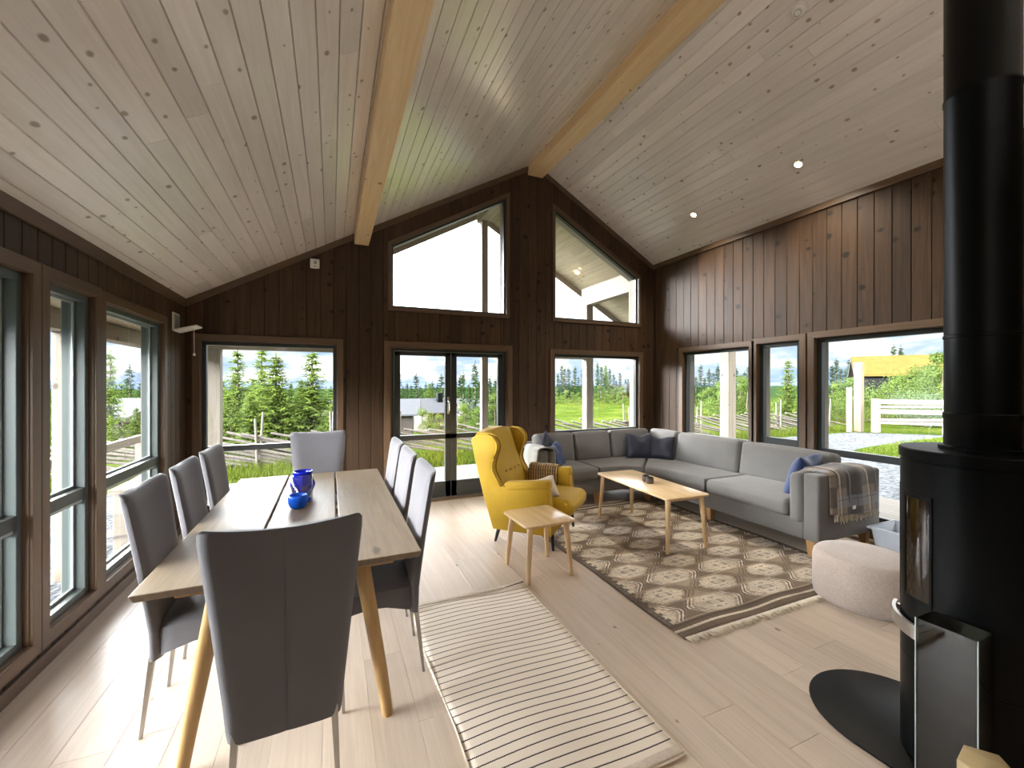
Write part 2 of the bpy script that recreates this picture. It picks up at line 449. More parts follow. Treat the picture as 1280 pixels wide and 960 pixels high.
def cloth(name, path, w0, w1, mat, parent=None, axis=0, nw=16, thick=.008, wave=.006, seed=0, wpath=None):
    """strip following `path` (points in the plane normal to `axis`), spanning w0..w1 along axis"""
    rs = random.Random(seed); path = catmull(path, 5); rows = []
    ph = [rs.random() * 6 for _ in range(6)]; L = 0; us = []
    for i, p in enumerate(path):
        if i: L += (path[i] - path[i - 1]).length
        us.append(L)
    bm = bmesh.new(); uvl = bm.loops.layers.uv.new('UVMap'); info = {}
    for i, p in enumerate(path):
        d = (path[min(i + 1, len(path) - 1)] - path[max(i - 1, 0)]).normalized(); nrm = Vector((-d.y, d.x, 0)); row = []
        t = i / (len(path) - 1)
        a0, a1 = (wpath(t) if wpath else (w0, w1))
        for j in range(nw + 1):
            s = j / nw; a = a0 + (a1 - a0) * s
            off = wave * (math.sin(s * 9 + ph[0]) + .6 * math.sin(s * 17 + ph[1] + t * 3) + .5 * math.sin(t * 8 + ph[2] + s * 4))
            q = p + nrm * off
            co = (a, q.x, q.y) if axis == 0 else (q.x, a, q.y)
            v = bm.verts.new(co); row.append(v); info[v] = (a, us[i])
        rows.append(row)
    for a, b in zip(rows, rows[1:]):
        for j in range(nw):
            f = bm.faces.new((a[j], a[j + 1], b[j + 1], b[j]))
            for lp in f.loops: lp[uvl].uv = info[lp.vert]
    bmesh.ops.recalc_face_normals(bm, faces=bm.faces)
    me = bpy.data.meshes.new(name); bm.to_mesh(me); bm.free()
    o = link(name, me, mat, parent, 0, True, fixn=False)
    sd = o.modifiers.new('sol', 'SOLIDIFY'); sd.thickness = thick; sd.offset = 0
    return o
def pillow(name, size, thick, mat, seed=0, n=14, dent=.3):
    rs = random.Random(seed); bm = bmesh.new(); top = {}; bot = {}
    a1, a2, a3 = [rs.uniform(-1, 1) for _ in range(3)]
    for i in range(n + 1):
        for j in range(n + 1):
            u = i / n * 2 - 1; v = j / n * 2 - 1
            pin = 1 - .07 * (1 - abs(u)) * abs(v) ** 2
            x = u * size / 2 * (1 - .09 * (1 - u * u) * 0 - .10 * (1 - v * v) * abs(u) * .6); y = v * size / 2 * (1 - .10 * (1 - u * u) * abs(v) * .6)
            hgt = thick / 2 * ((1 - u ** 4) * (1 - v ** 4)) ** .6
            w = thick * .09 * (math.sin(u * 5 + a1 * 3) * math.cos(v * 4 + a2 * 3)) * (1 - u * u) * (1 - v * v)
            dt = dent * thick * .5 * math.exp(-((u - a3 * .3) ** 2 * 5 + (v - .75) ** 2 * 4)) if dent else 0
            edge = i in (0, n) or j in (0, n)
            y2 = y - (dent * size * .18 * math.exp(-(u - a3 * .2) ** 2 * 6) * max(0, v))
            top[i, j] = bm.verts.new((x, y2, hgt + w - dt * .5))
            bot[i, j] = top[i, j] if edge else bm.verts.new((x, y2, -hgt + w + dt * .3))
    for i in range(n):
        for j in range(n):
            bm.faces.new((top[i, j], top[i + 1, j], top[i + 1, j + 1], top[i, j + 1]))
            bm.faces.new((bot[i, j], bot[i, j + 1], bot[i + 1, j + 1], bot[i + 1, j]))
    return from_bm(name, bm, mat, None, True, sub=1)

# ------------------------------------------------------------------ dimensions of the room
XL, XR, G, BACK = -1.43, 4.90, 5.43, -4.0
XRID, ZRID, SL, SR = 2.71, 4.725, .5568, .5662
def ceil_z(x): return ZRID - (SL * (XRID - x) if x < XRID else SR * (x - XRID))
GR = -.36                                                            # ground outside

# ------------------------------------------------------------------ setting: floor, ceiling, walls
def planks(mb, f, a0, a1, l0, l1, pitch, start, ch=.003, dep=.003, lens=None, ends=False, zt=None):
    """boards of width `pitch` across a, running along l ; f(a,l,h)->world"""
    a = start
    while a > a0: a -= pitch
    while a < a1 - 1e-6:
        p, q = max(a, a0), min(a + pitch, a1); a += pitch
        if q - p < .004: continue
        l = l0 - (random.random() * lens[1] if lens else 0)
        while l < l1:
            L = random.uniform(*lens) if lens else l1 - l0
            s, e = max(l, l0), min(l + L, l1); l += L
            if e - s < .01: continue
            r = random.random(); o = random.random() * 20; c = min(ch, (q - p) * .3); ce = c if (ends and lens) else (.0008 if lens else 0)
            def uv(pts): return [(x + o, y + o) for x, y, _ in pts]
            top = [(p + c, s + ce, 0), (q - c, s + ce, 0), (q - c, e - ce, 0), (p + c, e - ce, 0)]
            mb.face([f(*t) for t in top], uv(top), r)
            for side in ([(p, s, -dep), (p + c, s + ce, 0), (p + c, e - ce, 0), (p, e, -dep)], [(q - c, s + ce, 0), (q, s, -dep), (q, e, -dep), (q - c, e - ce, 0)],
                         [(p, s, -dep), (q, s, -dep), (q - c, s + ce, 0), (p + c, s + ce, 0)], [(p + c, e - ce, 0), (q - c, e - ce, 0), (q, e, -dep), (p, e, -dep)]):
                mb.face([f(*t) for t in side], uv(side), r)

def struct(o, label, cat): return tag(o, label, cat, kind='structure')
m = MB(); planks(m, lambda a, l, h: (a, l, h), XL - .05, XR + .05, BACK, G + .05, .2, -1.036, .0016, .002, (1.3, 2.3), True)
struct(m.build('floor', 'floor'), 'pale whitewashed oak plank floor', 'floor')
for nm, x0, x1 in (('ceiling_left', XL - .02, XRID), ('ceiling_right', XRID, XR + .02)):
    m = MB(); planks(m, lambda a, l, h: (a, l, ceil_z(a) - h), x0, x1, BACK, G + .02, .1, -.065, .0036, .014, (2.6, 4.2))
    struct(m.build(nm, 'ceil'), 'whitewashed pine boarded ceiling slope ' + ('above the dining table' if x0 < 0 else 'above the grey sofa'), 'ceiling')

def wall_boards(name, f, a0, a1, pitch, start, ztop, ops, label, thick=.2):
    """vertical boards; f(a,z,h); ops: (a0,a1,zbot,ztopfunc)"""
    m = MB(); cuts = sorted({x for o in ops for x in o[:2]})
    a = start
    while a > a0: a -= pitch
    while a < a1 - 1e-6:
        p, q = max(a, a0), min(a + pitch, a1); a += pitch
        xs = [p] + [c for c in cuts if p + 1e-4 < c < q - 1e-4] + [q]
        r = random.random(); o = random.random() * 20
        for s, e in zip(xs, xs[1:]):
            mid = (s + e) / 2; segs = []; zb = lambda x: 0.
            for op in sorted([o_ for o_ in ops if o_[0] < mid < o_[1]], key=lambda t: t[2]):
                segs.append((zb, (lambda x, z=op[2]: z))); zb = op[3]
            segs.append((zb, ztop))
            cl = .006 if s == p else 0; cr = .006 if e == q else 0
            for b, t in segs:
                for h, fl in ((0, 0), (-thick, 1)):
                    strips = [(s, s + cl, -.007, 0), (s + cl, e - cr, 0, 0), (e - cr, e, 0, -.007)]
                    for x0, x1, h0, h1 in strips:
                        if x1 - x0 < 1e-6: continue
                        pts = [(x0, b(x0), h + h0), (x1, b(x1), h + h1), (x1, t(x1), h + h1), (x0, t(x0), h + h0)]
                        m.face([f(*k) for k in pts], [(x + o, z + o) for x, z, _ in pts], r)
    return struct(m.build(name, 'wall'), label, 'wall')

fG = lambda a, z, h: (a, G - h, z)
fR = lambda a, z, h: (XR - h, a, z)
fL = lambda a, z, h: (XL + h, a, z)
cz = lambda z: (lambda x: z)
# window openings (outer frame size): name, wall map, a0, a1, z0, top function, rail
slopeL = lambda x: 3.285 + (x - .69) * .5535
slopeR = lambda x: 4.125 - (x - 3.04) * .563
G_OPS = [(-1.29, .06, .17, cz(2.0)), (.675, 2.275, 0., cz(2.0)), (3.02, 4.60, .17, cz(1.975)), (.69, 2.26, 2.50, slopeL), (3.04, 4.585, 2.50, slopeR)]
R_OPS = [(3.69, 4.79, .17, cz(2.01)), (3.065, 3.585, .17, cz(2.03)), (1.50, 2.905, .17, cz(2.035))]
L_OPS = [(1.70, 2.95, .18, cz(2.10)), (3.095, 3.585, .18, cz(2.10)), (3.715, 4.80, .18, cz(2.09))]
wall_boards('wall_back', fG, XL - .05, XR + .05, .143, .02, lambda x: ceil_z(x) + .03, G_OPS, 'dark brown pine gable wall at the far end')
wall_boards('wall_right', fR, BACK, G + .05, .143, .07, cz(ceil_z(XR) + .03), R_OPS, 'brown stained pine wall behind the long side of the sofa')
wall_boards('wall_left', fL, BACK, G + .05, .125, .03, cz(ceil_z(XL) + .03), L_OPS, 'brown stained pine wall beside the dining table', .125)
wall_boards('wall_front', lambda a, z, h: (a, BACK + h, z), XL - .05, XR + .05, .143, .02, lambda x: ceil_z(x) + .03, [], 'brown pine wall behind the viewer')

def inset(poly, d):
    n = len(poly); out = []; P = [Vector(p) for p in poly]
    for i in range(n):
        p0, p1, p2 = P[i - 1], P[i], P[(i + 1) % n]
        e1 = (p1 - p0).normalized(); e2 = (p2 - p1).normalized()
        n1 = Vector((-e1.y, e1.x)); n2 = Vector((-e2.y, e2.x))
        b = (n1 + n2); b = b / (1 + n1.dot(n2)); out.append(p1 + b * d)
    return out
def ring(mb, f, poly, win, wout, h0, h1):
    """frame ring between inset(poly,win) (inner) and inset(poly,-wout) outer, from depth h0 to h1"""
    A = inset(poly, -wout) if wout else [Vector(p) for p in poly]; B = inset(poly, win) if win else [Vector(p) for p in poly]
    n = len(poly)
    for i in range(n):
        j = (i + 1) % n; a, b, c, d = A[i], A[j], B[j], B[i]; L = (b - a).length; W = (d - a).length * .7; o = random.random() * 9; r = random.random()
        uvq = [(o, o), (o, o + L), (o + W, o + L), (o + W, o)]
        mb.face([f(*q, h1) for q in (a, b, c, d)], uvq, r); mb.face([f(*q, h0) for q in (a, b, c, d)], uvq, r)
        D = h1 - h0; uvd = [(o, o), (o, o + L), (o + D, o + L), (o + D, o)]
        mb.face([f(*a, h0), f(*b, h0), f(*b, h1), f(*a, h1)], uvd, r); mb.face([f(*d, h0), f(*c, h0), f(*c, h1), f(*d, h1)], uvd, r)
def window(n, f, op, label, rail=None, casing=.07, fw=.045, depth=.06, sash=False, thick=.2, f0=-.03, pf=.6):
    a0, a1, z0, zt = op
    poly = [(a0, z0), (a1, z0), (a1, zt(a1)), (a0, zt(a0))]
    root = thing('window_%d' % n, label, 'window', kind='structure')
    m = MB(); ring(m, f, poly, 0, casing, 0, .02); m.build('casing', 'casing', root, .003)
    m = MB(); ring(m, f, poly, .006, .0, -.04, .006); m.build('jamb_lining', 'casing', root)
    m = MB(); ring(m, f, poly, .012, .0, -thick - .02, f0 - .005 - depth); m.build('outer_jamb', 'frame_lit' if sash else 'grey_wood', root)
    m = MB(); ring(m, f, poly, fw, -.004, f0 - depth, f0); m.build('window_frame', 'frame_lit' if sash else 'frame', root, .003)
    zr = rail
    inn = inset(poly, fw)
    if rail:
        b0, b1 = inn[0].x, inn[1].x
        m = MB(); m.box(b0 - .005, b1 + .005, rail[0], rail[1], f0 - depth, f0 + .002, grain=0, f=f); m.build('middle_rail', 'frame', root, .003)
        if sash:
            m = MB(); m.box(b0 - .002, b1 + .002, rail[0] - .022, rail[0], f0 - depth * .8, f0 - .012, grain=0, f=f); m.build('rail_bead', M['bead'], root, .003)
            m = MB(); up = [(b0, rail[1]), (b1, rail[1]), (b1, inn[2].y), (b0, inn[3].y)]
            ring(m, f, up, .016, 0, f0 - depth * pf + .003, f0 - depth * .72); lo = [(b0, inn[0].y), (b1, inn[0].y), (b1, rail[0]), (b0, rail[0])]
            ring(m, f, lo, .016, 0, f0 - depth * pf + .003, f0 - depth * .72); m.build('glazing_bead', M['bead'], root, .002)
        for lo, hi in (((inn[0].y, rail[0]), 0), ((rail[1], None), 1)):
            q = [(b0, lo[0]), (b1, lo[0])] + ([(b1, lo[1]), (b0, lo[1])] if lo[1] else [tuple(inn[2]), tuple(inn[3])])
            m = MB(); m.face([f(x, z, f0 - depth * pf) for x, z in q]); m.build('pane', 'pane', root)
    else:
        m = MB(); m.face([f(x, z, f0 - depth * pf) for x, z in [tuple(p) for p in inn]]); m.build('pane', 'pane', root)
    # weathered outer sill board
    m = MB(); ring(m, f, poly, 0, .06, -thick - .03, -thick); m.build('outer_casing', 'grey_wood', root)
    return root
M['bead'] = plain('grey_aluminium', '#9aa3a1', .35)
window(1, fG, G_OPS[0], 'wide gable window behind the far dining chair', (.79, .85))
window(2, fG, G_OPS[2], 'gable window above the short side of the sofa', (.77, .83), fw=.04)
window(3, fG, G_OPS[3], 'tall trapezoid window above the terrace doors', None, fw=.028, casing=.045)
window(4, fG, G_OPS[4], 'trapezoid window above the sofa with view of the porch roof', None, fw=.028, casing=.045)
window(5, fR, R_OPS[0], 'square window of the sofa wall next to the corner', (.73, .80), fw=.045)
window(6, fR, R_OPS[1], 'narrow window between two wide ones on the sofa wall', (.79, .88), fw=.055)
window(7, fR, R_OPS[2], 'wide window beside the black stove', (.76, .83), fw=.05)
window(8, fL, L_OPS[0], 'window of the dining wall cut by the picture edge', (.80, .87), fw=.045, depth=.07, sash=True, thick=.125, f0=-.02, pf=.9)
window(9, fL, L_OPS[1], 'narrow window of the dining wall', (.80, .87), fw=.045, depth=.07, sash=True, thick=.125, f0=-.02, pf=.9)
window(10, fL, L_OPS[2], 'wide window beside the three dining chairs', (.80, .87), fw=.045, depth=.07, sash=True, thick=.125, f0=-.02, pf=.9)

# terrace double door
root = thing('door_1', 'black glazed double terrace door in the gable wall', 'door', kind='structure')
poly = [(.675, 0), (2.275, 0), (2.275, 2.0), (.675, 2.0)]
m = MB()
for b in ((.605, .675, 0, 2.07), (2.275, 2.345, 0, 2.07), (.675, 2.275, 2.0, 2.07)): m.box(b[0], b[1], b[2], b[3], 0, .02, f=fG)
m.build('casing', 'casing', root, .003)
m = MB()
for b in ((.67, .69, 0, 2.0), (2.26, 2.28, 0, 2.0), (.675, 2.275, 1.985, 2.005)): m.box(b[0], b[1], b[2], b[3], -.22, .006, f=fG)
m.build('jamb_lining', 'casing', root)
m = MB(); m.box(.62, 2.33, 0, .022, -.2, .05, f=fG); m.build('threshold', 'casing', root, .003)
m = MB()
for b in ((.69, .725, .02, 1.985), (2.225, 2.26, .02, 1.985), (.69, 2.26, 1.955, 1.985)): m.box(b[0], b[1], b[2], b[3], -.11, -.03, f=fG)
m.build('door_frame', 'frame', root, .003)
for x0, x1 in ((.73, 1.467), (1.473, 2.22)):
    m = MB()
    for b in ((x0, x0 + .075, .03, 1.95), (x1 - .075, x1, .03, 1.95), (x0, x1, 1.90, 1.95), (x0, x1, .80, .865), (x0, x1, .03, .235)): m.box(b[0], b[1], b[2], b[3], -.095, -.035, f=fG)
    m.box(x0 + .14, x1 - .14, .09, .175, -.035, -.03, f=fG); m.box(x0 + .155, x1 - .155, .105, .16, -.03, -.027, f=fG)
    lf = m.build('door_leaf', 'frame', root, .003)
    m = MB()
    for z0, z1 in ((.235, .80), (.865, 1.90)): m.face([fG(x, z, -.06) for x, z in ((x0 + .075, z0), (x1 - .075, z0), (x1 - .075, z1), (x0 + .075, z1))])
    m.build('pane', 'pane', lf)
h = MB(); h.box(1.415, 1.445, 1.13, 1.36, -.035, -.025, f=fG); hb = h.build('handle_plate', 'chrome', lf, .004)
tube('door_handle', [fG(1.43, 1.30, -.03), fG(1.43, 1.30, .02), fG(1.43, 1.29, .03), fG(1.43, 1.17, .035)], .009, 'chrome', lf, 10)

# trims: cornices and baseboards
def trim(n, f, pts, w, th, label, nm=None):
    m = MB()
    m.bar(*pts, w, th, up=f)
    return struct(m.build(nm or 'trim_%d' % n, 'casing', None, .003), label, 'trim')
def cornice(n, x0, x1, label):
    m = MB(); P = []
    for x in (x0, x1):
        for y in (G - .022, G):
            for z in (ceil_z(x) - .075, ceil_z(x)): P.append((x, y, z))
    m.box8(P, .5, 0); struct(m.build('trim_%d' % n, 'casing', None, .003), label, 'trim')
cornice(1, XL, XRID, 'brown cornice along the ceiling slope over the terrace doors')
cornice(2, XRID, XR, 'brown cornice along the ceiling slope over the sofa corner')
m = MB(); m.box(XL, XL + .022, BACK, G, ceil_z(XL) - .07, ceil_z(XL) + .012); struct(m.build('trim_3', 'casing', None, .003), 'brown cornice along the top of the dining wall', 'trim')
m = MB(); m.box(XR - .022, XR, BACK, G, ceil_z(XR) - .06, ceil_z(XR) + .012); struct(m.build('trim_4', 'casing', None, .003), 'brown cornice along the top of the sofa wall', 'trim')
for nm, bx in (('baseboard_left', [(XL, XL + .016, BACK, G)]), ('baseboard_right', [(XR - .016, XR, BACK, G)]), ('baseboard_back', [(XL, .60, G - .016, G), (2.35, XR, G - .016, G)])):
    m = MB()
    for b in bx: m.box(*b, 0, .075)
    struct(m.build(nm, 'casing', None, .004), 'brown baseboard along the ' + {'baseboard_left': 'dining wall', 'baseboard_right': 'sofa wall', 'baseboard_back': 'gable wall'}[nm], 'baseboard')

# beams
def beam(name, x0, x1, zb, y0, y1, label):
    m = MB(); P = [(x, y, z) for x in (x0, x1) for y in (y0, y1) for z in (zb, None)]
    P = [(x, y, ceil_z(x) + .02 if z is None else z) for x, y, z in P]
    m.box8(P, .4, 1); return struct(m.build(name, 'beam', None, .006), label, 'beam')
beam('ceiling_beam', .253, .42, 3.232, BACK, G - .002, 'pale pine beam below the ceiling slope above the dining table')
beam('ridge_beam', 2.592, 2.83, 4.535, BACK, G - .002, 'pale pine ridge beam at the top of the ceiling')

# roof with porch overhang
m = MB()
RX0, RX1, RY1 = -2.0, 6.9, 7.95
def rz(x): return ceil_z(x) + .25
for x0, x1 in ((RX0, XRID), (XRID, RX1)):
    P = [(x, y, rz(x) + dz) for x in (x0, x1) for y in (BACK - .3, RY1) for dz in (.015, .24)]
    m.box8(P, .5, 1)
struct(m.build('roof', 'slate'), 'grey roof slab over the cabin and its porch', 'roof')
m = MB()
for x0, x1, y0, y1 in ((RX0, XRID, G + .2, RY1), (XRID, RX1, G + .2, RY1), (RX0, XL - .2, BACK, G + .2), (XR + .2, RX1, BACK, G + .2)):
    planks(m, lambda a, l, h: (a, l, rz(a) - h), x0, x1, y0, y1, .12, -.065, .004, .006, (2.6, 4.2))
struct(m.build('porch_soffit', 'soffit'), 'boarded grey-beige underside of the porch roof', 'soffit')
m = MB()
for x0, x1 in ((RX0, XRID), (XRID, RX1)):
    for dy, zl, zh in ((.0, -.13, .26), (.03, .06, .3)):
        P = [(x, y, rz(x) + dz) for x in (x0, x1) for y in (RY1 + dy - .002, RY1 + dy + .03) for dz in (zl, zh)]
        m.box8(P, .5, 0)
for x, d in ((RX0, -.03), (RX1, .03)):
    m.box(min(x, x + d), max(x, x + d), BACK - .3, RY1 + .03, rz(x) - .10, rz(x) + .26)
struct(m.build('bargeboard', 'grey_wood', None, .004), 'weathered bargeboards around the porch roof edge', 'bargeboard')
def post(x, y, z0, z1, w, label):
    m = MB(); m.box(x - w / 2, x + w / 2, y - w / 2, y + w / 2, z0, z1, grain=2)
    return tag(m.build('porch_post', 'grey_wood', None, .006), label, 'post', 'porch posts', 'thing')
DK = -.06
post(-1.63, 7.62, DK, 2.06, .17, 'grey porch post outside the wide gable window')
post(2.71, 7.64, DK, 4.68, .125, 'slim grey porch post outside the terrace door reaching the ridge')
post(5.07, 7.62, DK, 3.22, .17, 'grey porch post outside the gable window above the sofa')
post(6.72, 5.50, DK, 2.30, .19, 'grey porch post outside the window next to the sofa corner')
post(-2.0, 4.56, DK, 1.95, .10, 'beige porch post outside the narrow dining wall window')
post(-2.0, 7.3, DK, 1.95, .13, 'porch post past the end of the dining wall')
def pbeam(x0, x1, y0, y1, z0, z1, label):
    m = MB(); m.box(x0, x1, y0, y1, z0, z1); return tag(m.build('porch_beam', 'grey_wood', None, .006), label, 'beam', 'porch beams', 'thing')
pbeam(-1.72, 5.15, 7.55, 7.70, 2.06, 2.20, 'level grey porch beam across the far posts')
pbeam(5.0, 5.15, G + .22, 7.75, 3.22, 3.58, 'pale knotty porch purlin seen through the trapezoid window')
pbeam(2.61, 2.81, G + .22, 7.78, 4.68, 4.92, 'ridge purlin over the slim porch post')
pbeam(-2.08, -1.92, BACK, 7.7, 1.95, 2.10, 'low porch beam along the eave outside the dining wall')
pbeam(6.64, 6.80, BACK, 7.7, 2.28, 2.42, 'porch beam along the eave outside the sofa wall')
m = MB(); lathe('porch_downlight', [(.045, 0), (.045, .01), (.03, .012)], 'lamp', None, 16)
o = bpy.data.objects['porch_downlight']; o.location = (4.68, 7.44, rz(4.68) - .016); o.rotation_euler = (0, math.atan(SR), 0)
tag(o, 'small round downlight in the porch soffit', 'downlight')
m = MB(); planks(m, lambda a, l, h: (a, l, 2.115 - h), -2.06, XL - .12, BACK, 7.7, .12, -2.0, .004, .006, (2.6, 4.2))
m.box(-2.06, XL - .12, BACK, 7.7, 2.12, 2.135)
struct(m.build('eave_soffit', 'soffit'), 'boarded soffit under the eave outside the dining wall', 'soffit')
# deck
m = MB(); planks(m, lambda a, l, h: (l, a, DK + h), G + .2, 7.9, -2.2, 7.1, .12, 0, .004, .008, (2.5, 4.))
planks(m, lambda a, l, h: (a, l, DK + h), XR + .2, 7.1, BACK, G + .2, .12, 0, .004, .008, (2.5, 4.))
m.box(-2.2, 7.1, 7.86, 7.9, GR, DK - .002); m.box(7.06, 7.1, BACK, 7.9, GR, DK - .002)
struct(m.build('deck', 'deck'), 'pale grey timber deck outside the terrace door', 'deck')
# bench-like low porch rail on the dining side
t = thing('porch_bench', 'low grey wooden bench outside the wide dining wall window', 'bench', (-1.98, 6.15, 0))
m = MB(); m.box(-.14, .14, -.55, .55, .38, .43); m.build('seat', 'grey_wood', t, .004)
for y in (-.45, .45): 
    m = MB(); m.box(-.12, .12, y - .04, y + .04, GR + .02, .38); m.build('leg', 'grey_wood', t, .004)
t = thing('porch_fence_panel', 'grey porch railing seen through the dining wall windows', 'railing', (-2.45, 5.6, 0))
m = MB(); m.box(-.03, .03, -.6, 1.9, .72, .82); m.build('top_rail', 'grey_wood', t, .004)
for y in (-.5, .65, 1.8):
    m = MB(); m.box(-.04, .04, y - .05, y + .05, GR, .72); m.build('railing_post', 'grey_wood', t, .004)
m = MB(); m.box(-2.35, -1.95, 2.9, 4.28, GR + .02, .10); tag(m.build('planter_block', 'concrete', None, .02), 'beige rendered block outside the narrow dining wall window', 'block')

# ------------------------------------------------------------------ fittings
def downlight(p, label, grp=None, first=[None]):
    sl = math.atan(SL) if p[0] < XRID else math.atan(SR)
    if first[0] is None:
        t = thing('downlight', label, 'downlight', group='recessed ceiling downlights')
        loft('trim_ring', lathe_rings([(.046, .001), (.046, -.004), (.036, -.006), (.032, -.001), (.032, .001)], 24), 'white', t, caps=False)
        lathe('bulb', [(.001, -.0035), (.02, -.003), (.0325, .0)], 'lamp', t, 20); first[0] = t
    else: t = copy_tree(first[0], label=label)
    t.location = (p[0], p[1], ceil_z(p[0]) - .001); t.rotation_euler = (0, sl if p[0] > XRID else -sl, 0)
    ld = bpy.data.lights.new('downlight_lamp', 'SPOT'); ld.energy = 45; ld.color = (1, .9, .76); ld.spot_size = 2.4; ld.spot_blend = .9; ld.shadow_soft_size = .035
    lo = bpy.data.objects.new('downlight_lamp', ld); C.objects.link(lo); lo.location = (p[0], p[1], ceil_z(p[0]) - .03)
    return t
downlight((4.383, 2.761), 'lit downlight in the sofa-side ceiling slope, the larger looking of two')
downlight((4.397, 4.122), 'lit downlight in the ceiling slope close to the gable corner')
t = thing('smoke_detector', 'round white smoke detector on the ceiling slope at the picture top', 'smoke detector', (3.285, 2.06, ceil_z(3.285)), 0)
t.rotation_euler = (PI, math.atan(SR), 0) if False else (0, math.atan(SR), 0)
lathe('base', [(.05, .002), (.055, 0), (.055, -.014), (.05, -.018)], 'white', t, 32)
lathe('sensor_cap', [(.047, -.018), (.047, -.03), (.038, -.042), (.02, -.045)], 'white', t, 32)
loft('ring_mark', lathe_rings([(.026, -.0445), (.026, -.047), (.022, -.047), (.022, -.0445)], 24), M['bead'], t, caps=False)
t = thing('wall_sensor', 'small white sensor box high on the gable wall near the ceiling beam', 'sensor', (-.18, G - .02, 2.94))
rbox('housing', (.10, .03, .11), (0, 0, 0), 'white', t, .008)
rbox('lens', (.03, .008, .035), (.005, -.017, .012), M['bead'], t, .003)
rbox('indicator', (.012, .006, .012), (0, -.017, -.035), 'black_plastic', t, .002)
t = thing('wall_vent', 'white flap air vent with pull cord on the dining wall near the corner', 'air vent', (XL, 5.14, 2.14))
m = MB(); m.box(.0, .014, -.09, .09, -.085, .095); m.build('mounting_plate', 'white', t, .004)
m = MB(); m.box(.014, .022, -.07, .07, -.065, .075); m.build('grille', M['bead'], t, .003)
m = MB(); P = [(x, y, z) for x, y, z in ((.015, -.1, -.095), (.015, -.1, -.075), (.015, .1, -.095), (.015, .1, -.075), (.20, -.1, -.035), (.20, -.1, -.02), (.20, .1, -.035), (.20, .1, -.02))]
m.box8(P, 0, 1); m.build('flap', 'white', t, .004)
tube('pull_cord', [(.17, -.06, -.045), (.172, -.06, -.30)], .0025, 'white', t, 6)
lathe('cord_knob', [(.004, -.33), (.01, -.327), (.01, -.31), (.004, -.30)], 'white', t, 10, (.172, -.06))

# ------------------------------------------------------------------ dining table and chairs
TX0, TX1, TY0, TY1, TZ = -.69, .39, 1.965, 4.05, .748
t = thing('dining_table', 'long grey-oak dining table with three planks and splayed round legs', 'table', ((TX0 + TX1) / 2, (TY0 + TY1) / 2, 0))
W3 = (TX1 - TX0) / 3
for i in range(3):
    xa = -.54 + i * W3 + (.006 if i else 0); xb = -.54 + (i + 1) * W3 - (.006 if i < 2 else 0)
    a0 = .012 if i == 0 else 0; b0 = .012 if i == 2 else 0
    m = MB(); y0, y1 = -1.0425, 1.0425
    P = [(xa + a0, y0 + .012, TZ - .032), (xa, y0, TZ), (xa + a0, y1 - .012, TZ - .032), (xa, y1, TZ), (xb - b0, y0 + .012, TZ - .032), (xb, y0, TZ), (xb - b0, y1 - .012, TZ - .032), (xb, y1, TZ)]
    m.box8(P, random.random(), 1); m.build('tabletop_plank', 'table', t, .006)
for y in (-.92, 0, .92):
    m = MB(); m.box(-.42, .42, y - .05, y + .05, TZ - .065, TZ - .0325); m.build('cross_batten', 'tleg', t, .004)
for sx in (-1, 1):
    for sy in (-1, 1):
        tube('leg', [(sx * .275, sy * .93, TZ - .034), (sx * .285, sy * .935, .66), (sx * .36, sy * .99, .2), (sx * .39, sy * 1.0, 0)], [.036, .036, .029, .024], 'tleg', t, 20)

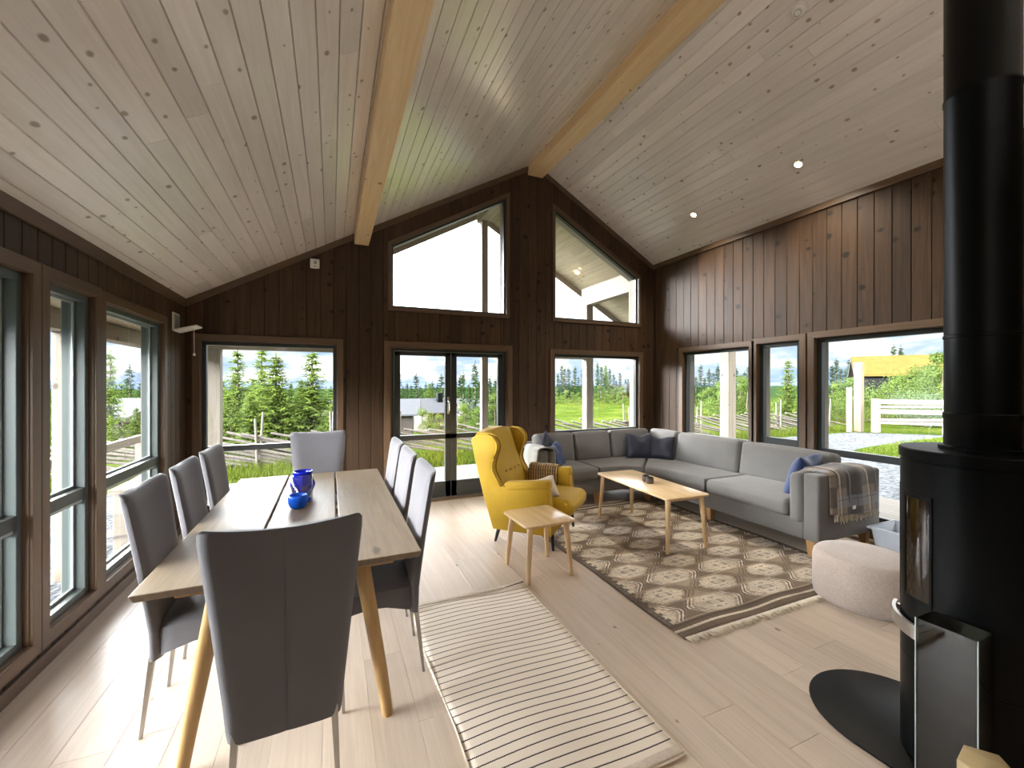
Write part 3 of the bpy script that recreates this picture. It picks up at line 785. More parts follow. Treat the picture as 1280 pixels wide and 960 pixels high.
def chair_proto():
    t = thing('dining_chair', 'x', 'chair', group='grey upholstered dining chairs')
    # backrest: loft upward, slightly concave
    rings = []; ZS = [.318, .325, .36, .45, .55, .65, .75, .85, .95, 1.02, 1.055, 1.068, 1.072]
    for z in ZS:
        k = (z - .32) / .75; hw = .178 + .072 * k; th = .062 - .012 * k; x0 = -.004 - .075 * max(0, (z - .45) / .62) ** 1.15 
        e = 0.
        if z > 1.05: e = {1.055: .004, 1.068: .014, 1.072: .024}[z]
        if z < .33: e = .012 if z < .32 else .003
        hw -= e; th2 = th - 2 * e * .8; rg = []
        N = 14
        def xoff(y): return -.022 * k * (1 - (y / max(hw, .01)) ** 2)
        sg = [i / N * 2 - 1 for i in range(N + 1)]
        dip = -.012 * k if z > 1.0 else 0
        fr = []; bk = []
        for s_ in sg:
            y = s_ * (hw - .012 if abs(s_) == 1 else hw) if abs(s_) < 1 else s_ * hw
            edge = (1 - abs(s_) ** 8)
            seam = .0025 if abs(s_) < .01 else 0
            zz = z + dip * (1 - s_ * s_) * 1.2
            fr.append((x0 + xoff(y) + th2 * (.62 + .38 * edge), y, zz)); bk.append((x0 + xoff(y) + th2 * .28 * (1 - edge) + seam, y, zz))
        rings.append(fr + bk[::-1])
    b = loft('backrest', rings, 'chair', t, sharp=1.2)
    seam = [Vector((-.004 - .075 * max(0, (z - .45) / .62) ** 1.15 - .022 * (z - .32) / .75 - .0005, 0, z)) for z in [.33, .4, .5, .6, .7, .8, .9, 1.0, 1.05]]
    tube('seam', seam, .0022, 'chair', b, 6)
    rings = []
    for x, zb, zt, hw in ((.045, .36, .475, .172), (.05, .345, .482, .178), (.10, .362, .488, .184), (.17, .385, .490, .192), (.25, .395, .492, .20), (.33, .385, .492, .207), (.40, .366, .49, .213), (.445, .352, .482, .215), (.458, .356, .472, .212), (.462, .37, .46, .205)):
        rg = []; N = 8
        for i in range(N + 1):
            s_ = i / N * 2 - 1; rg.append((x, s_ * hw, zt + .012 * (1 - s_ ** 2) - .018 * abs(s_) ** 8))
        for i in range(N + 1):
            s_ = 1 - i / N * 2; rg.append((x, s_ * hw * .985, zb + .02 * (1 - s_ ** 2)))
        rings.append(rg)
    loft('seat', rings, 'chair', t, sharp=1.1)
    for sy in (-1, 1):
        rect_leg('leg', (.022, sy * .152, .40), (-.022, sy * .170, 0), .026, .014, 'chairleg', t, .003)
        rect_leg('leg', (.415, sy * .185, .42), (.435, sy * .205, 0), .026, .014, 'chairleg', t, .003)
    return t
cp = chair_proto()
specs = [((-.145, 1.655), PI / 2 + .02, 'grey dining chair at the near table end with its dark back to the viewer'),
         ((-.735, 2.46), .0, 'grey dining chair on the window side nearest the near table end'),
         ((-.735, 3.03), .02, 'grey dining chair in the middle of the window side of the table'),
         ((-.735, 3.62), -.02, 'grey dining chair on the window side nearest the corner vent'),
         ((.433, 2.40), PI - .03, 'grey dining chair on the armchair side standing over the striped runner end'),
         ((.433, 2.97), PI, 'grey dining chair in the middle of the armchair side of the table'),
         ((.433, 3.53), PI, 'grey dining chair on the armchair side nearest the terrace doors'),
         ((-.115, 4.40), -PI / 2, 'grey dining chair at the far table end in front of the wide gable window')]
for i, ((x, y), r, lb) in enumerate(specs):
    o = cp if i == 0 else copy_tree(cp)
    o.location = (x, y, 0); o.rotation_euler = (0, 0, r); o['label'] = lb

# glassware on the table
t = thing('glass_vase', 'dark cobalt blue faceted glass vase on the dining table', 'vase', (-.185, 3.26, TZ))
loft('body', [[(r * math.cos(2 * PI * i / 8) * (1), r * math.sin(2 * PI * i / 8), z) for i in range(8)] for r, z in ((.05, 0), (.052, .004), (.078, .07), (.08, .085), (.055, .145), (.053, .15))], 'cobalt', t, smooth=False)
loft('rim', lathe_rings([(.05, .149), (.062, .153), (.064, .172), (.058, .176), (.052, .165), (.05, .15)], 24), 'cobalt', t, caps=False)
t = thing('candle_bowl', 'bright blue glass bowl in front of the cobalt vase', 'bowl', (-.195, 2.95, TZ))
loft('body', lathe_rings([(.001, .004), (.03, 0), (.045, .012), (.056, .04), (.057, .07), (.053, .085), (.049, .085), (.052, .06), (.042, .02), (.001, .01)], 28), 'azure', t, caps=False)
t = thing('glass_cylinder', 'clear tall glass cylinder standing between the two blue glasses', 'glass', (-.18, 3.105, TZ))
loft('body', lathe_rings([(.001, .002), (.062, .0), (.064, .01), (.064, .165), (.061, .165), (.061, .012), (.001, .01)], 28), 'clear', t, caps=False)
lathe('candle_cup', [(.016, .011), (.018, .03), (.014, .032)], 'azure', t, 14, (.035, -.03))

# ------------------------------------------------------------------ low tables
def low_table(name, w, l, h, th, loc, rz, label, inx, foot, lr):
    t = thing(name, label, 'table', loc, rz)
    bm = bmesh.new(); rbox_into(bm, (w, l, th), (0, 0, h - th / 2), .008, 2, 2)
    o = from_bm('tabletop', bm, 'ash', t, True, 1)
    # rounded corners via a bigger plan radius: prism
    bpy.data.objects.remove(o)
    poly = []; rr = .045
    for cx, cy, a in ((1, 1, 0), (-1, 1, 90), (-1, -1, 180), (1, -1, 270)):
        for k in range(7):
            an = math.radians(a + k * 15); poly.append((cx * (w / 2 - rr) + rr * math.cos(an), cy * (l / 2 - rr) + rr * math.sin(an)))
    prism('tabletop', poly, h - th, h, 'ash', t, .006, 'z', 2, 1)
    ap = MB(); ap.box(-w / 2 + inx + .02, w / 2 - inx - .02, -l / 2 + inx, l / 2 - inx, h - th - .03, h - th, grain=1); ap.build('apron', 'ash', t, .004)
    for sx in (-1, 1):
        for sy in (-1, 1):
            a = Vector((sx * (w / 2 - inx), sy * (l / 2 - inx), h - th)); b = Vector((sx * (w / 2 - inx + foot), sy * (l / 2 - inx + foot), 0))
            tube('leg', [a, a.lerp(b, .25), a.lerp(b, .7), b], [lr * 1.12, lr * 1.1, lr * .92, lr * .74], 'ash', t, 16)
    return t
low_table('side_table', .45, .46, .45, .02, (1.565, 3.075, 0), .02, 'small square pale wood side table beside the yellow armchair', .065, .035, .021)
low_table('coffee_table', .50, 1.19, .50, .02, (3.005, 3.42, .012), -.06, 'long pale wood coffee table on the patterned rug', .06, .03, .021)
for (x, y), lb in (((2.995, 3.37), 'small black candle cup on the coffee table, the front one'), ((3.02, 3.46), 'small black candle cup half hidden behind the other one')):
    t = thing('candle_cup', lb, 'cup', (x, y, .512), 0, 'candle cups on the coffee table')
    lathe('holder', [(.032, 0), (.036, .004), (.037, .06), (.034, .064), (.031, .062), (.03, .02)], plain('dark_bronze', '#1c1512', .3), t, 20)
    loft('pattern_band', lathe_rings([(.0375, .012), (.0382, .016), (.0382, .05), (.0375, .054)], 20), plain('bronze_pattern', '#4a3f3a', .35), t, caps=False)
    lathe('candle', [(.029, .021), (.029, .05), (.002, .052)], 'cream', t, 16)

# ------------------------------------------------------------------ armchair
t = thing('armchair', 'mustard yellow wingback armchair facing the coffee table', 'armchair', (1.925, 3.81, 0), -math.atan2(.735, .678))
wing = [(-.235, .54), (-.275, .60), (-.318, .68), (-.322, .75), (-.295, .84), (-.276, .91), (-.285, .965), (-.33, 1.015), (-.39, 1.035)]
wcurve = [(p.x, p.y) for p in catmull(wing, 4)]
side = [(-.315, .13), (.275, .135), (.27, .40), (.25, .60), (.21, .625), (.05, .60), (-.12, .562)] + wcurve + [(-.47, 1.03), (-.535, 1.005), (-.555, .975), (-.50, .74), (-.42, .45)]
for sy in (-1, 1):
    y0, y1 = (-.39, -.295) if sy < 0 else (.295, .39)
    s_ = prism('side_panel', side, y0, y1, 'yellow', t, .016)
    s_['label'] = 'wing and armrest on the side towards the ' + ('side table' if sy < 0 else 'sofa')
    yo = -.388 if sy < 0 else .388; yi = -.297 if sy < 0 else .297
    for yy in (yo, yi):
        tube('piping', [(p[0] + .004, yy, p[1] + .002) for p in [(-.12, .562), (-.19, .545)] + wcurve + [(-.46, 1.036)]], .0085, 'piping', s_, 8)
    tube('piping', [(.277, yo, .14), (.273, yo, .40), (.255, yo, .60)], .006, 'piping', s_, 8)
    rbox('arm_pad', (.455, .106, .085), (.038, sy * .344, .578), 'yellow', t, .026, 3, 4, rot=Matrix.Rotation(-.12, 3, 'Y'))
rings = []
for z, xb, xf in ((.14, -.318, -.25), (.30, -.365, -.255), (.42, -.41, -.225), (.52, -.44, -.25), (.64, -.472, -.30), (.78, -.508, -.35), (.90, -.538, -.385), (.98, -.553, -.415), (1.02, -.55, -.43), (1.045, -.53, -.45)):
    rg = []
    for i in range(13):
        y = (i / 12 * 2 - 1) * .30; arch = .03 * (1 - (y / .3) ** 2) if z > .95 else 0; bow = .028 * (1 - (y / .3) ** 4)
        rg.append((xf + bow, y, z + arch))
    for i in range(13):
        y = (1 - i / 12 * 2) * .30; arch = .03 * (1 - (y / .3) ** 2) if z > .95 else 0; rg.append((xb, y, z + arch))
    rings.append(rg)
b = loft('backrest', rings, 'yellow', t, sharp=1.0)
for y in (-.16, -.055, .055, .16):
    bt = lathe('button', [(.001, -.004), (.012, -.002), (.013, .003), (.001, .008)], 'yellow', b, 14); bt.location = (-.30 + .028 * (1 - (y / .3) ** 4) + .006, y, .655); bt.rotation_euler = (0, PI / 2 - .35, 0)
rbox('seat_cushion', (.66, .585, .15), (.115, 0, .375), 'yellow', t, .06, 4, 6, (.02, 0, .03))
rbox('front_panel', (.06, .60, .18), (.245, 0, .215), 'yellow', t, .015)
for sx, sy in ((-1, -1), (-1, 1), (1, -1), (1, 1)):
    tube('leg', [(sx * .27, sy * .335, .14), (sx * .285 - (.02 if sx < 0 else 0), sy * .345, 0)], [.021, .012], 'black_plastic', t, 12)
rotA = -math.atan2(.735, .678); AW = Matrix.Translation((1.925, 3.81, 0)) @ Matrix.Rotation(rotA, 4, 'Z')
k = cloth('knitted_throw', [(.262, .41), (.272, .55), (.285, .63), (.345, .652), (.405, .63), (.416, .52), (.418, .40)], -.2, .13, 'knit', None, 0, 14, .012, .003, 3)
k.matrix_world = AW; tag(k, 'brown ribbed knitted throw over the far armrest of the yellow armchair', 'throw')
p = pillow('knitted_cushion', .27, .12, M['cream'], 5, dent=.1)
p.matrix_world = AW @ Matrix.Translation((.13, -.16, .508)) @ Matrix.Rotation(.75, 4, 'X') @ Matrix.Rotation(.5, 4, 'Z')
tag(p, 'small cream knitted cushion on the yellow armchair seat', 'cushion')

# ------------------------------------------------------------------ sofa
t = thing('corner_sofa', 'large grey corner sofa along two walls with oak block legs', 'sofa')
SB = .155
rbox('base', (.90, 2.75, .175), (4.28, 3.745, .243), 'sofa', t, .015, 2, 3)
rbox('base', (1.52, .88, .175), (3.14, 4.86, .243), 'sofa', t, .015, 2, 3)
corner_base = [(3.45, 4.425), (3.60, 4.36), (3.72, 4.26), (3.80, 4.12), (3.835, 3.95), (4.4, 4.0), (4.4, 5.2), (3.5, 5.2)]
prism('base', corner_base, SB + .002, .33, 'sofa', t, .01, 'z')
rbox('back_frame', (.13, 3.0, .48), (4.685, 3.82, .49), 'sofa', t, .03, 3, 4)
rbox('back_frame', (2.40, .13, .48), (3.43, 5.235, .49), 'sofa', t, .03, 3, 4)
rbox('arm', (.92, .135, .585), (4.285, 2.305, .4475), 'sofa', t, .022, 3, 4)
rbox('arm', (.135, .90, .585), (2.31, 4.86, .4475), 'sofa', t, .022, 3, 4)
rbox('arm_pad', (.66, .115, .44), (4.13, 2.43, .512), 'sofa', t, .045, 4, 5, (0, .012, .01))
rbox('arm_pad', (.115, .66, .44), (2.435, 4.73, .512), 'sofa', t, .045, 4, 5, (.012, 0, .01))
rbox('seat_cushion', (.78, .90, .155), (4.175, 2.94, .402), 'sofa', t, .045, 4, 6, (.012, .0, .022))
rbox('seat_cushion', (.595, .76, .155), (2.80, 4.77, .402), 'sofa', t, .045, 4, 6, (0, .012, .022))
cushB = [(3.11, 4.395), (3.34, 4.395), (3.46, 4.365), (3.55, 4.31), (3.63, 4.22), (4.5, 5.10), (4.5, 5.13), (3.11, 5.13)]
cushR = [(3.785, 3.40), (3.785, 3.86), (3.765, 4.0), (3.72, 4.12), (3.65, 4.205), (4.52, 5.08), (4.56, 5.08), (4.56, 3.40)]
prism('seat_cushion', cushB, .325, .478, 'sofa', t, .04, 'z', 4)
prism('seat_cushion', cushR, .325, .478, 'sofa', t, .04, 'z', 4)
for x0, x1 in ((2.5, 3.09), (3.10, 3.70), (3.71, 4.42)):
    rbox('back_cushion', (x1 - x0, .17, .41), ((x0 + x1) / 2, 5.04, .645), 'sofa', t, .05, 4, 6, (.0, .03, .012), rot=Matrix.Rotation(-.16, 3, 'X'))
for y0, y1 in ((2.47, 3.465), (3.475, 4.46), (4.47, 5.02)):
    rbox('back_cushion', (.17, y1 - y0, .41), (4.50, (y0 + y1) / 2, .645), 'sofa', t, .05, 4, 6, (.03, .0, .012), rot=Matrix.Rotation(.16, 3, 'Y'))
for x, y in ((3.885, 2.325), (4.66, 2.325), (3.9, 3.42), (2.32, 4.46), (2.32, 5.22), (3.12, 4.48), (4.66, 5.2), (3.8, 4.32)):
    rect_leg('leg', (x, y, SB + .01), (x, y, .012 if (x < 3.96 and y < 4.45 and x > 2.5) else 0), .075, .05, 'sofaleg', t, .004)

pl = cloth('plaid_blanket', [(2.62, .58), (2.56, .70), (2.48, .752), (2.38, .768), (2.28, .766), (2.225, .735), (2.21, .62), (2.20, .50), (2.195, .375)], 4.03, 4.62, 'plaid', None, 0, 26, .012, .006, 2)
tag(pl, 'dark plaid wool blanket with fringe over the sofa arm beside the stove', 'blanket')
un = cloth('folded_layer', [(2.55, .70), (2.46, .742), (2.36, .755), (2.25, .75), (2.222, .70), (2.215, .55), (2.21, .40)], 3.955, 4.22, 'plaid', pl, 0, 10, .01, .005, 8)
fr = []
rs = random.Random(4)
for i in range(54):
    x = 3.965 + i / 53 * .655; zt = .40 if x < 4.05 else .378
    dx = rs.uniform(-.012, .012); fr.append(([(x, 2.197, zt), (x + dx, 2.19, zt - .03), (x + dx * 2, 2.192 + rs.uniform(-.01, .004), zt - rs.uniform(.045, .07))], .003))
many_tubes('blanket_fringe', fr, 'fringe', pl)
m = MB(); m.box(4.20, 4.245, 2.178, 2.181, .43, .46); m.build('care_label', 'white', pl)
gt = cloth('grey_blanket', [(2.43, .72), (2.42, .752), (2.32, .768), (2.245, .755), (2.225, .70), (2.215, .55), (2.21, .36)], 4.38, 4.78, 'greythrow', None, 1, 16, .014, .005, 6)
tag(gt, 'pale grey blanket over the sofa arm behind the yellow armchair', 'blanket')

def put_pillow(seed, size, th, mat, loc, rx, rz_, label, roll=0):
    p = pillow('throw_pillow', size, th, M[mat], seed, dent=.6 if mat == 'navy' else .35)
    p.matrix_world = Matrix.Translation(loc) @ Matrix.Rotation(rz_, 4, 'Z') @ Matrix.Rotation(rx, 4, 'X') @ Matrix.Rotation(roll, 4, 'Z')
    return tag(p, label, 'pillow', 'blue throw pillows on the sofa')
put_pillow(1, .40, .15, 'navy', (4.05, 4.78, .645), 1.25, -.45, 'navy velvet pillow in the sofa corner, partly behind its twin')
put_pillow(2, .38, .16, 'navy', (4.30, 4.60, .625), 1.2, -.95, 'navy velvet pillow in the sofa corner standing on the window wall side')
put_pillow(3, .42, .15, 'navy', (2.62, 4.90, .64), 1.3, .5, 'dark navy pillow leaning on the sofa arm behind the yellow armchair', .5)
put_pillow(4, .36, .14, 'blue', (2.66, 4.72, .60), 1.25, .7, 'mid blue pillow behind the sofa arm with the grey blanket', .1)
put_pillow(5, .46, .16, 'blue', (4.20, 2.60, .645), 1.25, PI + .15, 'blue pillow tucked behind the sofa arm with the plaid blanket', .0)

# ------------------------------------------------------------------ rugs
def kilim():
    X0, X1, Y0, Y1 = 1.94, 3.96, 1.885, 4.42; dx = .0065
    nx = int((X1 - X0) / dx); ny = int((Y1 - Y0) / dx)
    xs = X0 + (np.arange(nx) + .5) * dx; ys = Y0 + (np.arange(ny) + .5) * dx
    XX, YY = np.meshgrid(xs, ys); s = XX - X0; tt = YY - Y0; W = X1 - X0; L = Y1 - Y0
    def L3(h): return np.array(lin(h)[:3])
    cream, lt, mid, brown, dark, grey, pale = map(L3, ('#cfc3b0', '#b5a693', '#8d7c69', '#6a5b4c', '#453a31', '#8b8378', '#ded4c4'))
    col = np.zeros((ny, nx, 3)); col[:] = mid
    def put(mask, c, a=1.): col[mask] = col[mask] * (1 - a) + c * a
    sm = lambda a, b: np.kron(rng.normal(0, 1, (ny // a + 2, nx // b + 2)), np.ones((a, b)))[:ny, :nx]
    BH = .205; P = .535; t0 = .135
    band = np.floor((tt - t0) / BH); v = ((tt - t0) / BH - band) * 2 - 1
    odd = (band % 2 == 0); off = np.where(odd, 0., P / 2); u = ((s + off) / P + .51) % 1 * 2 - 1
    au, av = np.abs(u), np.abs(v); jag = .035 * sm(2, 5)
    put(~odd, brown, .12)
    e = au + .42 * np.clip(av - .12, 0, 1)
    put(e + jag < .70, lt); put(e + jag < .61, cream); put(e + 1.6 * jag < .40, pale, .6)
    orn = (np.abs(np.sin(u * 11 + v * 1.5)) * np.abs(np.cos(v * 4.6)) > .42) & (e < .36) & (av < .6)
    put(orn, grey, .8); put((e < .13) & (av < .3), cream, .9)
    for q in (.755, .875):
        k = (np.abs(e - q) < .030) & (av < .90)
        put(k & odd, pale, .95); put(k & ~odd, brown, .8)
        k = (np.abs(e - q - .052) < .024) & (av < .90); put(k & odd, dark, .75); put(k & ~odd, lt, .4)
    put((e > 1.0) & odd, brown, .6); put((e > 1.06) & ~odd, lt, .5)
    put(av > .88, lt, .55); put(av > .95, mid, .8)
    # borders
    ser = (np.floor(tt / .035) % 2) * .022
    sd = np.minimum(s, W - s); put(sd < .055 + ser, dark, .85); put(sd < .012, dark)
    ed = np.minimum(tt, L - tt); put(ed < .135, brown * .85); put((ed > .062) & (ed < .082), cream); put((ed > .012) & (ed < .02), dark); put(np.abs(ed - .12) < .008, dark, .6)
    n = rng.normal(0, 1, (ny, nx)); st = np.repeat(rng.normal(0, 1, (ny // 2 + 1, 1)), 2, 0)[:ny]; bl = np.kron(rng.normal(0, 1, (ny // 14 + 1, nx // 24 + 1)), np.ones((14, 24)))[:ny, :nx]
    k1 = (bl + np.roll(bl, 7, 0) + np.roll(bl, 11, 1)) / 3
    col *= (1 + .10 * n + .05 * st + .12 * k1)[..., None]; col = np.clip(col, .01, 1)
    gx = np.linspace(X0, X1, nx + 1); gy = np.linspace(Y0, Y1, ny + 1)
    VX, VY = np.meshgrid(gx, gy); VY = VY + .006 * np.sin(VX * 9); VX = VX + .008 * np.sin(VY * 5)
    VZ = .008 + .0015 * np.sin(VX * 11 + VY * 7)
    vs = np.stack([VX, VY, VZ], -1).reshape(-1, 3)
    idx = np.arange((nx + 1) * (ny + 1)).reshape(ny + 1, nx + 1)
    fs = np.stack([idx[:-1, :-1], idx[:-1, 1:], idx[1:, 1:], idx[1:, :-1]], -1).reshape(-1, 4)
    me = bpy.data.meshes.new('area_rug'); me.from_pydata(vs.tolist(), [], fs.tolist())
    a = me.attributes.new('col', 'FLOAT_COLOR', 'FACE'); a.data.foreach_set('color', np.concatenate([col.reshape(-1, 3), np.ones((nx * ny, 1))], 1).astype(np.float32).ravel())
    o = link('area_rug', me, 'kilim', None, 0, False, fixn=False)
    sd_ = o.modifiers.new('sol', 'SOLIDIFY'); sd_.thickness = .006; sd_.offset = -1
    tag(o, 'large beige and brown kilim rug with hexagon motifs under the coffee table', 'rug')
    rs = random.Random(3); fr = []
    x = X0 + .01
    while x < X1:
        l = rs.uniform(.035, .07); dx_ = rs.uniform(-.025, .025)
        fr.append(([(x, Y0 + .004, .007), (x + dx_ * .5, Y0 - l * .5, .011), (x + dx_, Y0 - l, .004)], [.0045, .005, .002])); x += rs.uniform(.006, .013)
    many_tubes('rug_fringe', fr, 'fringe', o)
kilim()
def runner():
    nx, ny = 20, 64; X0, X1, Y0, Y1 = .49, 1.335, 1.30, 2.90
    bm = bmesh.new(); uvl = bm.loops.layers.uv.new('UVMap'); V = []
    for j in range(ny + 1):
        row = []
        for i in range(nx + 1):
            a = i / nx; b = j / ny; x = X0 + (X1 - X0) * a + .012 * math.sin(b * 7) * (1 - a); y = Y0 + (Y1 - Y0) * b + .012 * math.sin(a * 5)
            z = .009 + .002 * math.sin(a * 7 + b * 20) + .035 * max(0, (b - .96) / .04) ** 2 * max(0, (a - .72) / .28) + .004 * (b < .012)
            v = bm.verts.new((x, y, z)); row.append(v)
        V.append(row)
    for j in range(ny):
        for i in range(nx):
            f = bm.faces.new((V[j][i], V[j][i + 1], V[j + 1][i + 1], V[j + 1][i]))
            for lp, (ii, jj) in zip(f.loops, ((i, j), (i + 1, j), (i + 1, j + 1), (i, j + 1))): lp[uvl].uv = (X0 + (X1 - X0) * ii / nx, (Y1 - Y0) * jj / ny + .01)
    me = bpy.data.meshes.new('runner_rug'); bm.to_mesh(me); bm.free()
    o = link('runner_rug', me, 'runner', None, 0, True, fixn=False)
    s = o.modifiers.new('sol', 'SOLIDIFY'); s.thickness = .007; s.offset = -1
    tag(o, 'cream runner rug with thin dark stripes beside the dining table', 'rug')
    for y, z0 in ((Y0 + .018, .010), (Y1 - .012, .010)):
        bm = bmesh.new(); rbox_into(bm, (X1 - X0, .045, .016), ((X0 + X1) / 2, y, z0), .007, 2, 3); from_bm('hem', bm, 'cream', o)
    tube('edge_stitching', [(X1, Y0 + .02, .009), (X1, Y1 - .1, .009)], .0035, 'fringe', o)
    tube('edge_stitching', [(X0 + .004, Y0 + .02, .008), (X0 + .014, Y0 + .5, .008), (X0 - .006, Y0 + 1.05, .008), (X0 + .008, Y1 - .04, .008)], .004, 'fringe', o)
runner()

# ------------------------------------------------------------------ pouf, bin, stove corner
t = tag(lathe('pouf', [(.285, .0), (.298, .010), (.303, .04), (.305, .16), (.302, .27), (.296, .300), (.280, .318), (.255, .326), (.12, .332), (.001, .333)], 'pouf', None, 56, sharp=None), 'round beige boucle pouf beside the black stove', 'pouf')
t.location = (3.475, 1.73, 0)
lathe('base_ring', [(.255, -.001), (.262, .012), (.25, .014)], 'black_plastic', t, 40)
t = thing('storage_bin', 'translucent plastic storage bin between pouf and window', 'storage bin', (4.645, 1.86, 0))
def openbox(name, hx, hy, z0, z1, tp, th, mat, parent):
    R = []
    for k, z, off in ((.86, z0, 0), (1 - (1 - .86) * .2, z1 - .03, 0), (1, z1, 0), (1, z1, -th), (1 - (1 - .86) * .2, z1 - .03, -th), (.86, z0 + th, -th), (.4, z0 + th, -th)):
        R.append([((hx * k + off) * sx, (hy * k + off) * sy, z) for sx, sy in ((-1, -1), (1, -1), (1, 1), (-1, 1))])
    return loft(name, R, mat, parent, smooth=False)
openbox('body', .20, .31, 0, .25, 0, .004, 'bin', t)
R = [[((.2 + a) * sx, (.31 + a) * sy, z) for sx, sy in ((-1, -1), (1, -1), (1, 1), (-1, 1))] for a, z in ((0, .235), (.018, .235), (.018, .252), (0, .256))]
loft('rim', R, 'bin', t, smooth=False, caps=False)
m = MB(); m.box(-.206, -.19, -.1, .1, .10, .2); m.build('handle_recess', 'bin', t, .004)
b = tag(bpy.data.objects.new('black_tool', None), 'black plastic object sticking up from the storage bin', 'tool'); C.objects.link(b); b.location = (4.66, 1.98, .02)
rbox('body', (.07, .09, .24), (0, 0, .12), 'black_plastic', b, .02)
lathe('top_knob', [(.02, .22), (.03, .25), (.03, .285), (.015, .31)], 'black_plastic', b, 14)
c = tube('floor_cable', [(4.86, 2.75, .006), (4.6, 2.62, .006), (4.42, 2.5, .006), (4.33, 2.285, .006), (4.28, 2.12, .006)], .006, 'cable', None, 8)
tag(c, 'white cable on the floor under the sofa end', 'cable')

SX, SY, SRD = 2.357, .779, .236
def D(name, a0, a1, r0, r1, z0, z1, mat, parent, n=16):
    """curved patch around the stove axis"""
    m = MB(); 
    for i in range(n):
        p, q = math.radians(a0 + (a1 - a0) * i / n), math.radians(a0 + (a1 - a0) * (i + 1) / n)
        P = [((r) * math.cos(a), (r) * math.sin(a), z) for r in (r0, r1) for a in (p, q) for z in (z0, z1)]
        m.box8(P, 0, 2, 0.)
    me = m.mesh(name); bm = bmesh.new(); bm.from_mesh(me); bmesh.ops.remove_doubles(bm, verts=bm.verts, dist=1e-5)
    seen = {}
    for f in list(bm.faces):
        key = tuple(sorted(v.index for v in f.verts)); seen.setdefault(key, []).append(f)
    bmesh.ops.delete(bm, geom=[f for fs in seen.values() if len(fs) > 1 for f in fs], context='FACES_ONLY')
    bm.to_mesh(me); bm.free()
    o = link(name, me, mat, parent); return o
t = thing('wood_stove', 'tall round black wood stove with flue pipe at the picture edge', 'stove', (SX, SY, .012))
lathe('body', [(.215, 0), (.236, .004), (.236, .40), (.233, .402), (.233, .408), (.236, .41), (.236, 1.205), (.232, 1.207), (.232, 1.213)], 'black', t, 72)
lathe('top_plate', [(.236, 1.213), (.241, 1.216), (.241, 1.252), (.236, 1.256), (.15, 1.257)], 'black', t, 72)
ztop = ceil_z(SX) - .012
f_ = lathe('flue_pipe', [(.122, 1.257), (.122, 1.27), (.106, 1.274), (.106, 1.375), (.109, 1.38), (.109, 1.40), (.105, 1.405), (.105, 1.70), (.108, 1.702), (.108, 1.712), (.105, 1.715), (.105, 2.65), (.108, 2.655), (.108, 2.67), (.105, 2.675), (.105, ztop + .05)], 'black', t, 48)
lathe('ceiling_collar', [(.17, ztop + .04), (.17, ztop - .06), (.106, ztop - .062)], 'black', f_, 40)
sg = D('side_window', 137, 164, .2345, .2375, .66, 1.06, 'stoveglass', t)
for a0, a1, z0, z1 in ((135, 137, .645, 1.075), (164, 166, .645, 1.075), (137, 164, .645, .66), (137, 164, 1.06, 1.075)): D('window_frame', a0, a1, .234, .2405, z0, z1, 'black', sg, 6)
D('front_door_glass', 60, 118, .2345, .2372, .62, 1.1, 'stoveglass', t)
hd = D('door_handle', 100, 172, .250, .262, .505, .56, 'chrome', t, 22)
for a in (104, 168): D('handle_stud', a - 2, a + 2, .232, .252, .515, .55, 'chrome', hd, 3)
t = thing('hearth_plate', 'black rounded floor plate under the wood stove', 'hearth plate', (2.363, 1.049, 0))
poly = [(.324 * math.cos(math.radians(a)), .324 * math.sin(math.radians(a))) for a in range(0, 181, 6)] + [(-.324, -.55), (.324, -.55)]
prism('plate', poly, .001, .011, 'hearth', t, .003, 'z', 2)
tube('edge_rim', [(p[0] * 1.0, p[1] * 1.0, .007) for p in poly[:31]], .004, 'hearth', t, 6)
t = thing('tool_holder', 'smoked glass box standing in front of the wood stove', 'box', (2.03, .74, 0.012))
R = [[((.06 + o_) * sx, (.08 + o_) * sy, z) for sx, sy in ((-1, -1), (1, -1), (1, 1), (-1, 1))] for o_, z in ((0, 0), (0, .66), (-.005, .66), (-.005, .006))]
loft('glass_body', R, 'smoked', t, smooth=False)
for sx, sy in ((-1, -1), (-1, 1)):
    m = MB(); m.box(sx * .061 - .0015, sx * .061 + .0015, sy * .081 - .0015, sy * .081 + .0015, 0, .662); m.build('edge_glint', M['bead'], t)  # pale strips stand in for glints along the glass edges
for i, (x, y, hh, w, lb, rot_) in enumerate(((1.72, .555, .445, .075, 'split birch log standing upright in front of the smoked glass box', .3),)):
    t = thing('firewood_log', lb, 'log', (x, y, 0), rot_)
    poly = [(-w, -.03), (-.01, -w * .9), (w * .95, -.02), (w * .6, .05), (-w * .55, .06)]
    prism('wood', poly, 0, hh, 'log', t, .004, 'z', 2)
    m = MB(); P = [(-w, -.032), (-.01, -w * .92), (w * .96, -.022)]
    for a, b_ in zip(P, P[1:]):
        m.face([(*a, 0), (*b_, 0), (b_[0], b_[1], hh - .004), (a[0], a[1], hh - .004)])
    m.build('bark', 'bark', t)

